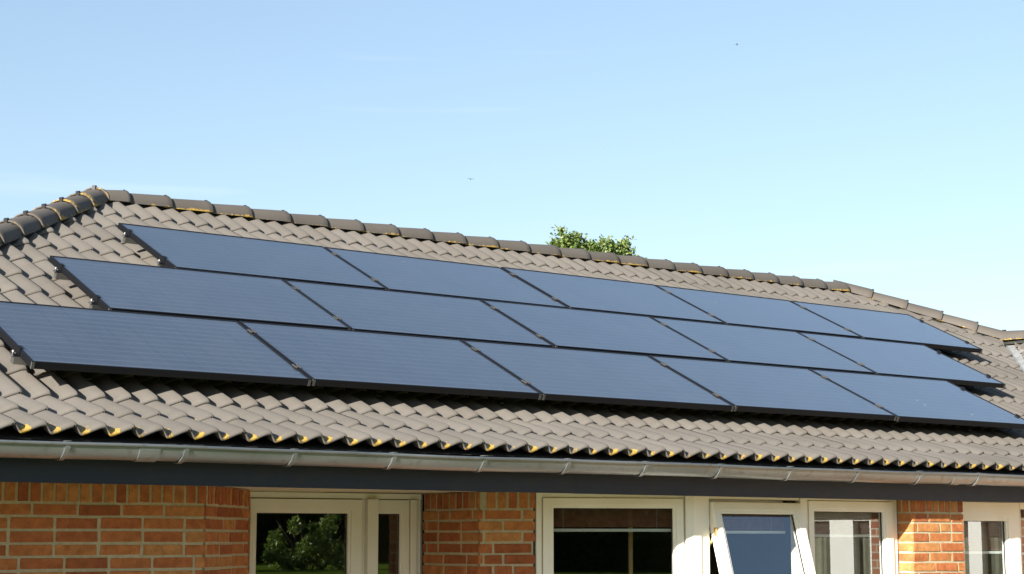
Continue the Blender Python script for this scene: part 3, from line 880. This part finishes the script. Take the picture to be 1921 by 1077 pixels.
m = MB()
sbox(m, T3, 0.137, 0.957, -0.640, SO - .002, -0.09, -0.006); sbox(m, T3, 0.137, 0.957, ZS, ZS + .05, -0.09, -0.006)
sbox(m, T3, 0.958, 1.022, ZS, SO - .002, -0.09, 0.002)
sbox(m, T3, 0.137, 0.957, -0.700, -0.641, -0.085, -0.060)
win3 = m.build('window', M_WHITE, house, T3(0.55, 0, ZS), bevel=0.002)
OPEN = R(15.0); PV = (-0.655, 0.004)
def TX(s, n, z):
    dz, dn = z - PV[0], n - PV[1]
    zz = PV[0] + dz * math.cos(OPEN) + dn * math.sin(OPEN); nn = PV[1] + dn * math.cos(OPEN) - dz * math.sin(OPEN)
    return T3(s, nn, zz)
sash(T3, win3, 0.146, 0.950, ZS + .05, -0.660, 0.224, 0.876, -0.732, 0.08, 0.012, TX)
g = MB()
sbox(g, T3, 0.86, 0.935, -0.662, -0.642, -0.058, -0.02)
g.build('hinge_slide', M_GASKET, win3)
st = MB()
for s_ in (0.150, 0.944):
    p0 = T3(s_, -0.05, -0.98 if s_ < .5 else -1.3); p1 = TX(s_ + (0.004 if s_ < .5 else -.004), -0.03, -0.86 if s_ < .5 else -1.15)
    st.tube([p0, p0 * .5 + p1 * .5 + Vector((0, -.004, 0)), p1], 0.006, 6)
st.build('stay_strap', M_STRAP, win3)
st = MB(); q = TX(0.148, 0.0, -0.845); st.box(q - Vector((.010, .012, .03)), q + Vector((.008, .012, .022))); st.build('stay_hinge', M_BRASS, win3, bevel=0.003)

m = MB()
ring(m, T3, 1.023, 1.921, ZS, SO - .002, 0.016, 0.040, 0.028, 0.05, -0.09, -0.008)
win4 = m.build('window', M_WHITE, house, T3(1.47, 0, ZS), bevel=0.002)
sash(T3, win4, 1.043, 1.877, ZS + .055, -0.639, 1.101, 1.780, -0.710, 0.08, 0.0)
g = MB()
for a, b, z0, z1 in ((1.0395, 1.8805, -0.639, -0.6345), (1.0395, 1.0425, ZS, -0.6395), (1.8775, 1.8805, ZS, -0.6395)): sbox(g, T3, a, b, z0, z1, -0.06, -0.02)
g.build('gap_shade_strip', M_GASKET, win4)
g = MB(); sbox(g, T3, 1.9215, 1.932, ZS, SO - .003, -0.09, -0.014); g.build('sealant', M_SEAL, win4)

m = MB()
ring(m, T3, 2.50, 3.274, ZS, SO - .002, 0.05, 0.004, 0.020, 0.05, -0.09, -0.010)
win5 = m.build('window', M_WHITE, house, T3(2.9, 0, ZS), bevel=0.002)
sash(T3, win5, 2.552, 3.269, ZS + .055, -0.628, 2.64, 3.116, -0.762, 0.08, 0.0)
m = MB()
ring(m, T3, 3.276, 4.20, ZS, SO - .002, 0.006, 0.05, 0.024, 0.05, -0.09, -0.010)
win6 = m.build('window', M_WHITE, house, T3(3.7, 0, ZS), bevel=0.002)
sash(T3, win6, 3.283, 4.148, ZS + .055, -0.632, 3.300, 4.08, -0.674, 0.08, -0.006)

# walls below the sills and sill boards
for (T_, s0, s1) in ((T2, -0.997, 0.0), (T3, 0.0, 1.925), (T3, 2.5, 4.25)):
    a, b = T_(s0, -0.01, 0), T_(s1, -0.01, 0)
    seg = wall_part((a.x, a.y), (b.x, b.y), 'sill_wall', GZ)
    w_ = seg[0]; w_.data.materials[0] = M_WALLTEX
    for v in w_.data.vertices:
        if v.co.z + WORLD[w_.name].z > -1.0: v.co.z = ZS - 0.002 - WORLD[w_.name].z

# ------------------------------------------------------------------ blinds, curtains, interior
def blind(T, s0, s1, ztop, zbar, n, label):
    e_ = empty('window_blind', T((s0 + s1) / 2, n, ztop)); tag(e_, label, 'blind', 'blinds drawn part of the way down')
    m = MB(); k = 0; z = ztop
    while z > zbar + 0.012:
        a = 0.010
        m.quad([T(s0, n - .004, z), T(s1, n - .004, z), T(s1, n + .005, z - .0105), T(s0, n + .005, z - .0105)]); z -= 0.0125
    m.build('slats', M_SLAT, e_)
    m = MB(); sbox(m, T, s0, s1, zbar - 0.018, zbar, n - .012, n + .012); m.build('bottom_rail', M_BAR, e_)
    m = MB()
    for s_ in (s0 + 0.12, s1 - 0.12): m.tube([T(s_, n, ztop), T(s_, n, zbar)], 0.0012, 4)
    m.build('cord', M_BAR, e_)
blind(T2, -0.93, -0.09, -0.655, -0.826, -0.076, 'brown slatted blind behind the wide splayed window right of the brick pier')
blind(T3, 0.15, 0.94, -0.655, -0.836, -0.13, 'brown slatted blind behind the window that stands open')
blind(T3, 1.06, 1.86, -0.655, -0.858, -0.076, 'brown slatted blind behind the closed window just left of the sunlit pier')
blind(T3, 2.56, 3.25, -0.655, -0.975, -0.076, 'brown slatted blind hanging lowest, behind the narrow window right of the sunlit pier')
blind(T3, 3.30, 4.12, -0.640, -0.985, -0.075, 'brown slatted blind in the window at the right edge of the photo')
def curtain(T, s0, s1, n, zt, label, folds):
    v, f = [], []; N_ = folds * 8
    for i in range(N_ + 1):
        s_ = s0 + (s1 - s0) * i / N_; w_ = 0.022 * math.sin(2 * math.pi * i / 8 + 0.6 * math.sin(i)) + 0.006 * math.sin(i * 1.7)
        for z in (zt, zt - 0.6, -2.2): v.append(T(s_, n + w_, z))
    for i in range(N_):
        for r_ in range(2): a = i * 3 + r_; f.append((a, a + 3, a + 4, a + 1))
    o = T((s0 + s1) / 2, n, -2.2)
    tag(obj('curtain', mesh_from('curtain', [p - o for p in v], f, M_CURTAIN, None, True), None, o), label, 'curtain', 'curtains hanging inside the windows')
curtain(T3, 1.06, 1.34, -0.17, -0.84, 'beige curtain in soft folds at the left side of the window beside the sunlit pier', 5)
curtain(T3, 2.60, 2.80, -0.17, -0.84, 'pale curtain inside the narrow window right of the sunlit pier', 3)
m = MB(); m.tube([T2(-0.27, -0.45, -2.6), T2(-0.27, -0.45, -0.62)], 0.014, 10)
tag(m.build('wooden_pole', varied('honey_wood', (0.62, 0.42, 0.18), (0.72, 0.52, 0.26), 20.0, 0.4), None, T2(-0.27, -0.45, -2.6)), 'upright honey coloured pole standing inside behind the splayed window', 'pole')
rm = MB()
IZ, FZ = SO + 0.021, GZ + 0.05
rm.quad([(-1.6, 4.2, FZ), (12, 4.2, FZ), (12, 4.2, IZ), (-1.6, 4.2, IZ)])
rm.quad([(-1.6, 0.0, FZ), (-1.6, 4.2, FZ), (-1.6, 4.2, IZ), (-1.6, 0.0, IZ)])
rm.quad([(3.05, 0.9, FZ), (3.05, 4.2, FZ), (3.05, 4.2, IZ), (3.05, 0.9, IZ)])
rm.quad([(6.33, -0.35, FZ), (6.33, 4.2, FZ), (6.33, 4.2, IZ), (6.33, -0.35, IZ)])
rm.quad([(10.6, -0.4, FZ), (10.6, 4.2, FZ), (10.6, 4.2, IZ), (10.6, -0.4, IZ)])
rm.quad([(-1.6, 1.03, IZ), (12, 1.03, IZ), (12, 4.2, IZ), (-1.6, 4.2, IZ)])
rm.build('interior_wall', M_PLASTER, house, (4, 4, GZ))
rm = MB(); rm.quad([(-1.6, -0.4, FZ), (12, -0.4, FZ), (12, 4.2, FZ), (-1.6, 4.2, FZ)]); rm.build('interior_floor', M_FLOOR, house, (4, 2, GZ))

# ------------------------------------------------------------------ wing of the house (right of the picture; seen in the panes)
WX = 8.35
m = MB()
OPEN_W = ((-4.10, -2.65), (-2.40, -1.25))
m.box((WX, -6.6, GZ), (WX + .3, -4.101, -0.63)); m.box((WX, -2.649, GZ), (WX + .3, -2.401, -0.63)); m.box((WX, -1.249, GZ), (WX + .3, -0.2, -0.63))
for y0, y1 in OPEN_W: m.box((WX, y0, GZ), (WX + .3, y1, ZS))
m.box((WX + .301, -6.6, GZ), (13.6, -6.3, -0.63))
m.build('wing_wall', M_WALLTEX, house, (WX, -3, GZ))
M_GLASS2 = M_GLASS.copy(); M_GLASS2.name = 'single_glass'
[q for q in M_GLASS2.node_tree.nodes if q.type == 'VALUE'][0].outputs[0].default_value = 0.06
TW = local(Vector((WX - .002, 0)), Vector((0, -1)))
for (y0, y1), (m0, m1) in zip(OPEN_W, ((-3.13, -2.86), (-1.63, -1.50))):
    m = MB(); sbox(m, TW, -y1, -y1 + .03, ZS, -.632, -.09, -.02); sbox(m, TW, -y0 - .05, -y0, ZS, -.632, -.09, -.02); sbox(m, TW, -m1, -m0, ZS, -.632, -.09, -.012)
    sbox(m, TW, -y1 + .031, -m1 - .001, -.73, -.632, -.09, -.02); sbox(m, TW, -m0 + .001, -y0 - .051, -.73, -.632, -.09, -.02)
    w_ = m.build('window', M_WHITE, house, TW(-y0, 0, ZS))
    p = MB(); p.quad([TW(-y1, -.05, ZS), TW(-y0, -.05, ZS), TW(-y0, -.05, -.632), TW(-y1, -.05, -.632)]); p.build('pane', M_GLASS2, w_)
    p = MB(); p.quad([TW(-y1, -.084, -.87), TW(-y0, -.084, -.87), TW(-y0, -.084, -.64), TW(-y1, -.084, -.64)]); p.build('blind_cloth', M_WOOD, w_)
    p = MB(); K = int((y1 - y0) / .022)
    for i in range(K):
        f0 = lambda q: -.10 + .012 * math.sin(q * 1.9) + .006 * math.sin(q * .7)
        p.quad([TW(-y1 + i * .022, f0(i), ZS), TW(-y1 + (i + 1) * .022, f0(i + 1), ZS), TW(-y1 + (i + 1) * .022, f0(i + 1), -.86), TW(-y1 + i * .022, f0(i), -.86)], 0, True)
    p.build('curtain_cloth', M_DRAPE, w_)
m = MB(); m.quad([(WX + .6, -6.3, GZ), (WX + .6, -0.2, GZ), (WX + .6, -0.2, -.6), (WX + .6, -6.3, -.6)]); m.build('interior_wall', M_PLASTER, house, (WX, -3, GZ))
m = MB(); m.box((8.12, -6.9, -0.63), (8.148, -0.70, -0.36)); m.box((8.149, -6.9, -0.606), (WX + .3, -0.645, -0.585)); m.build('fascia', M_FASCIA, house, (8.1, -4, -.5))

# ------------------------------------------------------------------ solar panels
fr_m = MB()
FR, FT = 0.012, 0.040
def frame_mesh():
    m = MB(); z0, z1 = -FT, 0.0
    o = [(0, 0), (PW, 0), (PW, PH), (0, PH)]; i = [(FR, FR), (PW - FR, FR), (PW - FR, PH - FR), (FR, PH - FR)]
    for k in range(4):
        k2 = (k + 1) % 4
        m.hexa([Vector((*o[k], z0)), Vector((*o[k2], z0)), Vector((*i[k2], z0)), Vector((*i[k], z0)), Vector((*o[k], z1)), Vector((*o[k2], z1)), Vector((*i[k2], z1)), Vector((*i[k], z1))])
    me = mesh_from('frame', m.v, m.f, M_FRAME)
    bm = bmesh.new(); bm.from_mesh(me); bmesh.ops.remove_doubles(bm, verts=bm.verts, dist=1e-5)
    bmesh.ops.bevel(bm, geom=list(bm.edges), offset=0.0015, segments=1, affect='EDGES'); bm.to_mesh(me); bm.free()
    return me
frame_me = frame_mesh()
glass_me = mesh_from('glass', [(FR - .001, FR - .001, -.0035), (PW - FR + .001, FR - .001, -.0035), (PW - FR + .001, PH - FR + .001, -.0035), (FR - .001, PH - FR + .001, -.0035)], [(0, 1, 2, 3)], M_PANEL)
back_me = mesh_from('backsheet', [(FR, FR, -.012), (PW - FR, FR, -.012), (PW - FR, PH - FR, -.012), (FR, PH - FR, -.012)], [(3, 2, 1, 0)], M_BACKSHEET)
ck = MB()
for (x, y) in ((0, 0), (PW, 0)):
    sx = 1 if x == 0 else -1
    a, b = sorted((x - .0012 * sx, x + .016 * sx)); ck.box((a, -.0012, -FT - .0005), (b, .010, -.004))
corner_me = mesh_from('corner_key', ck.v, ck.f, M_CORNER)
PITCH = Euler((TH, 0, 0))
ORD = ['first', 'second', 'middle', 'fourth', 'last']
ROWN = ['bottom', 'middle', 'top']
DESC = {(0, 0): 'black framed solar panel in the bottom row, at the left edge of the photo',
        (0, 1): 'second black solar panel of the bottom row, above the garden door',
        (0, 2): 'middle black solar panel of the bottom row, above the brick pier and splayed window',
        (0, 3): 'fourth black solar panel of the bottom row, above the open window',
        (0, 4): 'last solar panel of the bottom row, specked with white bird droppings',
        (1, 0): 'left end solar panel of the middle row, its upper left corner jutting over bare tiles',
        (1, 1): 'second solar panel from the left in the middle row',
        (1, 2): 'central solar panel of the whole array, third in the middle row',
        (1, 3): 'fourth solar panel from the left in the middle row',
        (1, 4): 'right end solar panel of the middle row, its corner casting a shadow',
        (2, 0): 'left end solar panel of the top row, nearest to the hip of the roof',
        (2, 1): 'second solar panel of the top row, with one white speck near its upper edge',
        (2, 2): 'middle solar panel of the top row, below the tree that shows over the ridge',
        (2, 3): 'fourth solar panel from the left in the top row, just below the ridge',
        (2, 4): 'right end solar panel of the top row, its corner nearest to the right hip'}
pj = random.Random(11)
for r_, (ro, rv) in enumerate(zip(ROWS_OFF, ROWS_V)):
    for c_ in range(5):
        P = roofp(ro + PP * c_ + (PP - PW) / 2, rv, pj.uniform(-.0015, .0015))
        e_ = empty('solar_panel', P)
        e_.rotation_euler = (TH + pj.uniform(-.0012, .0012), pj.uniform(-.0012, .0012), 0)
        tag(e_, DESC[(r_, c_)], 'solar panel', 'solar panels mounted on the roof')
        for nm, me in (('frame', frame_me), ('glass', glass_me), ('backsheet', back_me), ('corner_key', corner_me)):
            o = bpy.data.objects.new(nm, me); COL.objects.link(o); o.parent = e_
        spots = {(2, 1): [(0.62, 0.80, .02, .008)], (0, 4): [(0.64, 0.30, .020, .012), (0.66, 0.40, .014, .009), (1.02, 0.15, .022, .008)], (2, 3): [(0.42, .62, .014, .01)]}.get((r_, c_), [])
        for (x, y, a, b) in spots:
            v = [(x, y, -.0015)]; K = 11
            for i in range(K):
                t = 2 * math.pi * i / K; q = pj.uniform(.5, 1.25); v.append((x + a * q * math.cos(t), y + b * q * math.sin(t), -.0028))
            o = bpy.data.objects.new('bird_dropping', mesh_from('bird_dropping', v, [(0, 1 + i, 1 + (i + 1) % K) for i in range(K)], M_DROP)); COL.objects.link(o); o.parent = e_

# mounting rails with clamps and hooks
def RT(u, v, n): return roofp(u, v, n)
def rbox(m, u0, u1, v0, v1, n0, n1, mi=0):
    m.hexa([RT(u0, v0, n0), RT(u1, v0, n0), RT(u1, v1, n0), RT(u0, v1, n0), RT(u0, v0, n1), RT(u1, v0, n1), RT(u1, v1, n1), RT(u0, v1, n1)], mi)
for r_, (ro, rv) in enumerate(zip(ROWS_OFF, ROWS_V)):
    for h_, fv in ((0, 0.19), (1, 0.77)):
        v = rv + fv; u0, u1 = ro - 0.018, ro + 8.30 + 0.018
        m = MB(); rbox(m, u0, u1, v - .02, v + .02, -.083, -.042)
        rail = m.build('mounting_rail', M_ALU, None, RT((u0 + u1) / 2, v, -.083))
        tag(rail, 'aluminium mounting rail under the %s part of the %s panel row' % (('lower', 'upper')[h_], ROWN[r_]), 'rail', 'rails carrying the solar panels')
        for ux, sg in ((ro, 1), (ro + 8.30, -1)):
            m = MB(); a = ux + (0.008 if sg > 0 else -0.008)
            # end clamp: upright, lip and bolt
            rbox(m, a - .004, a + .004, v - .02, v + .02, -.041, .004); rbox(m, min(a, a + .016 * sg), max(a, a + .016 * sg), v - .02, v + .02, .0045, .008)
            rbox(m, min(a, a - .03 * sg), max(a, a - .03 * sg), v - .018, v + .018, -.041, -.036)
            m.build('end_clamp', M_FRAME, rail)
            m = MB(); m.tube([RT(ux - .022 * sg, v, -.042), RT(ux - .022 * sg, v, -.012)], .005, 6); rbox(m, ux - .036 if sg > 0 else ux + .012, ux - .012 if sg > 0 else ux + .036, v - .016, v + .016, -.0415, -.0375)
            m.build('end_bolt', M_GALV, rail)
        for c_ in range(1, 5):
            u = ro + PP * c_; m = MB()
            rbox(m, u - .019, u - .0085, v - .028, v + .028, .0012, .005); rbox(m, u + .0085, u + .019, v - .028, v + .028, .0012, .005)
            rbox(m, u - .0085, u + .0085, v - .028, v + .028, -.041, -.006); m.tube([RT(u, v, -.006), RT(u, v, .003)], .006, 6)
            m.build('mid_clamp', M_CORNER, rail)
        k = 0; u = ro + 0.35
        while u < ro + 8.3:
            m = MB(); rbox(m, u - .015, u + .015, v - .16, v - .024, -.092, -.086); rbox(m, u - .015, u + .015, v - .030, v - .022, -.0855, -.045)
            m.build('roof_hook', M_FRAME, rail); u += 0.9

# ------------------------------------------------------------------ vegetation
def leaf_quad(vs, fs, p, size, rr, drop=0.3, updir=None):
    d = Vector((rr.gauss(0, 1), rr.gauss(0, 1), rr.gauss(0, 1) - drop)).normalized()
    s = d.cross(Vector((rr.gauss(0, 1), rr.gauss(0, 1), rr.gauss(0, 1)))).normalized()
    k = len(vs); L_ = size * rr.uniform(.7, 1.3); w_ = L_ * .32
    vs += [p, p + d * L_ * .5 + s * w_, p + d * L_, p + d * L_ * .5 - s * w_]; fs.append((k, k + 1, k + 2, k + 3))

# tree whose top shows over the ridge: (x at y = 14, z top) of its upright shoots
def ridge_tree():
    rr = random.Random(21)
    base = Vector((15.7, 14.0, GZ))
    t = empty('garden_tree', base); tag(t, 'leafy green tree with upright shoots showing above the roof ridge', 'tree')
    trunk = MB(); trunk.tube([base, base + Vector((.05, 0, 1.6)), base + Vector((-.02, .05, 3.4)), base + Vector((0, 0, 4.8))], [.16, .13, .11, .06], 10)
    for a in range(7):
        t_ = a * .9; q = base + Vector((0, 0, 2.6 + .3 * a)); trunk.tube([q, q + Vector((math.cos(t_) * .5, math.sin(t_) * .4, .5)), q + Vector((math.cos(t_) * .85, math.sin(t_) * .6, 1.3))], [.06, .04, .02], 6)
    trunk.build('trunk', M_BARK, t)
    shoots = [(14.91, 4.20), (14.86, 4.02), (15.0, 4.05), (15.16, 4.16), (15.34, 4.15), (15.26, 4.0), (15.43, 4.05), (15.57, 4.05), (15.70, 4.02), (15.80, 4.09), (16.02, 4.17), (15.92, 4.05),
              (16.24, 4.12), (16.38, 4.12), (16.47, 4.21), (16.50, 4.08), (16.55, 3.90), (14.96, 4.0), (15.1, 3.95), (16.12, 4.05), (15.5, 4.0), (16.30, 4.02)]
    vs_, fs_ = [], []; tw = MB()
    for (x, zt) in shoots:
        y = 14 + rr.uniform(-.12, .12); zt += rr.uniform(-.04, .01)
        p0 = base + Vector(((x - 15.7) * .5, (y - 14) * .5, 4.6)); p1 = Vector((x + rr.uniform(-.05, .05), y, (p0.z + zt) / 2 + .2)); p2 = Vector((x, y, zt))
        tw.tube([p0, p1, p2], [.02, .010, .003], 5)
        n_ = 1000
        for i in range(n_):
            f_ = rr.random() ** .75
            q = p0.lerp(p1, f_ * 2) if f_ < .5 else p1.lerp(p2, f_ * 2 - 1)
            w_ = .035 + .12 * (1 - f_) ** .6 * min(1, f_ * 4 + .3)
            q = q + Vector((rr.gauss(0, w_), rr.gauss(0, w_), rr.gauss(0, .03)))
            leaf_quad(vs_, fs_, q, .060, rr)
    for i in range(9000):                                              # fuller crown below
        a = rr.uniform(0, 2 * math.pi); rad = rr.random() ** .5; z = rr.uniform(2.0, 3.62)
        q = Vector((15.7 + math.cos(a) * rad * (1.05 if z > 3 else 1.3), 14 + math.sin(a) * rad * 1.0, z + rr.gauss(0, .05)))
        leaf_quad(vs_, fs_, q, .10, rr)
    tw.build('branch', M_TWIG, t)
    obj('crown', mesh_from('crown', [v - base for v in vs_], fs_, M_LEAF), t, base)
ridge_tree()
def tuft():
    rr = random.Random(5); base = Vector((14.52, 14.9, GZ)); t = empty('young_tree', base)
    tag(t, 'small tree with only a tiny tuft showing over the roof ridge', 'tree')
    m = MB(); m.tube([base, base + Vector((.03, 0, 3)), base + Vector((0, 0, 6.4))], [.07, .05, .01], 7); m.build('trunk', M_BARK, t)
    vs_, fs_ = [], []
    for i in range(1500):
        z = rr.uniform(2.2, 6.78); w_ = .05 + .45 * min(1, (6.78 - z) / 2.6) ; a = rr.uniform(0, 6.28); r2 = w_ * rr.random() ** .5
        leaf_quad(vs_, fs_, base + Vector((math.cos(a) * r2, math.sin(a) * r2, z)), .08, rr)
    obj('crown', mesh_from('crown', [v - base for v in vs_], fs_, M_LEAF), t, base)
tuft()
# garden behind the camera, seen mirrored in the panes
def bush(x, y, rx, ry, h, mat, label, seed, n_=5200, size=.085, name='garden_bush', cat='bush'):
    rr = random.Random(seed); base = Vector((x, y, BANK)); t = empty(name, base); tag(t, label, cat)
    m = MB()
    for a in range(6):
        q = a * 1.05; m.tube([base + Vector((math.cos(q) * .08, math.sin(q) * .08, 0)), base + Vector((math.cos(q) * rx * .4, math.sin(q) * ry * .4, h * .5)), base + Vector((math.cos(q) * rx * .7, math.sin(q) * ry * .7, h * .85))], [.012, .008, .004], 6)
    m.build('stem', M_BARK, t)
    vs_, fs_ = [], []
    clumps = [(Vector((rr.uniform(-1, 1) * rx, rr.uniform(-1, 1) * ry, h * rr.uniform(.06, .92))), rr.uniform(.10, .30)) for _ in range(52)]
    clumps = [(c, r_) for c, r_ in clumps if (c.x / rx) ** 2 + (c.y / ry) ** 2 < 1.1 - .6 * (c.z / h)]
    for i in range(n_):
        c, r_ = rr.choice(clumps); d = Vector((rr.gauss(0, 1), rr.gauss(0, 1), rr.gauss(0, 1))).normalized() * r_ * (.15 + 1.05 * rr.random() ** .7) * h * .6
        leaf_quad(vs_, fs_, base + c + d, size, rr)
    obj('crown', mesh_from('crown', [v - base for v in vs_], fs_, mat), t, base)
bush(9.1, -24.3, .98, .8, 1.16, M_BUSH, 'sunlit round garden bush mirrored in the pane of the garden door', 31, 4600, .085)
def hedge(bx=6.0, by=-36.0, k=1.0, hw=22, n_=30000, name='tall_hedge', label='tall dark evergreen hedge mirrored behind the bush in the window panes'):
    rr = random.Random(9); base = Vector((bx, by, BANK)); t = empty(name, base); tag(t, label, 'hedge')
    vs_, fs_ = [], []
    for i in range(n_):
        x = rr.uniform(-hw, hw); z = rr.random() ** .8 * (4.6 + .5 * math.sin(x * 1.3) + .3 * math.sin(x * 3.1)) * k; y = rr.choice((1, -1)) * rr.uniform(.45, .8) * (1.2 - z * .12)
        leaf_quad(vs_, fs_, base + Vector((x, y, z)), .34 * max(k, .4), rr)
    obj('crown', mesh_from('crown', [v - base for v in vs_], fs_, M_HEDGE), t, base)
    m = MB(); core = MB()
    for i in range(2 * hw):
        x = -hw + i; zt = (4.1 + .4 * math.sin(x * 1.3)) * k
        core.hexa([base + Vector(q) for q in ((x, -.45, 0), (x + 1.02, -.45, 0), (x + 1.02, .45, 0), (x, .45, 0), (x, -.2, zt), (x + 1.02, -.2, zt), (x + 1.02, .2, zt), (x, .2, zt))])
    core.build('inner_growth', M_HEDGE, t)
    for x in range(-hw + 2, hw - 1, 2): m.tube([base + Vector((x, 0, 0)), base + Vector((x + .1, 0, 3.6 * k))], [.09 * k, .04 * k], 6)
    m.build('trunk', M_BARK, t)
hedge()
hedge(0.2, -24.0, 0.30, 6, 9000, 'added_low_hedge', 'low clipped dark hedge added out of view to darken the splayed window')  # unseen hedge, added to darken what the splayed pane mirrors

# ------------------------------------------------------------------ birds
def bird(p, span, bank, head, label):
    m = MB(); T = Matrix.Translation(p) @ Euler((0, bank, head)).to_matrix().to_4x4()
    body = [(0, -.36, 0), (0, -.22, .01), (0, 0, .015), (0, .25, .01), (0, .42, 0)]
    m.tube([T @ (Vector(b) * span) for b in body], [.008 * span, .045 * span, .06 * span, .04 * span, .012 * span], 7)
    b = m.build('body', M_BIRD, None, p) if False else None
    e_ = empty('flying_bird', p); tag(e_, label, 'bird', 'birds flying in the sky')
    m.build('body', M_BIRD, e_)
    for sg in (-1, 1):
        w_ = MB(); pts = [(0.03, -.10, .02), (.26, -.13, .10), (.50, .02, .02), (.24, .03, .095), (.03, .09, .02)]
        w_.quad([T @ (Vector((sg * a, q, z)) * span) for a, q, z in pts]); w_.quad([T @ (Vector((sg * a, q, z - .012)) * span) for a, q, z in reversed(pts)]); w_.build('wing', M_BIRD, e_)
    w_ = MB(); w_.quad([T @ (Vector(q) * span) for q in ((-.02, .38, 0), (.02, .38, 0), (.09, .60, 0), (0, .52, 0), (-.09, .60, 0))]); w_.build('tail', M_BIRD, e_)
C_ = Vector(cam.location)
bird(C_ + Vector((0.583, 0.788, 0.198)).normalized() * 95.0, 0.36, R(6), R(-30), 'tiny dark bird gliding in the sky just above the roof ridge')
bird(C_ + Vector((0.683, 0.679, 0.268)).normalized() * 130.0, 0.30, R(25), R(40), 'tiny dark bird high in the upper right of the sky')
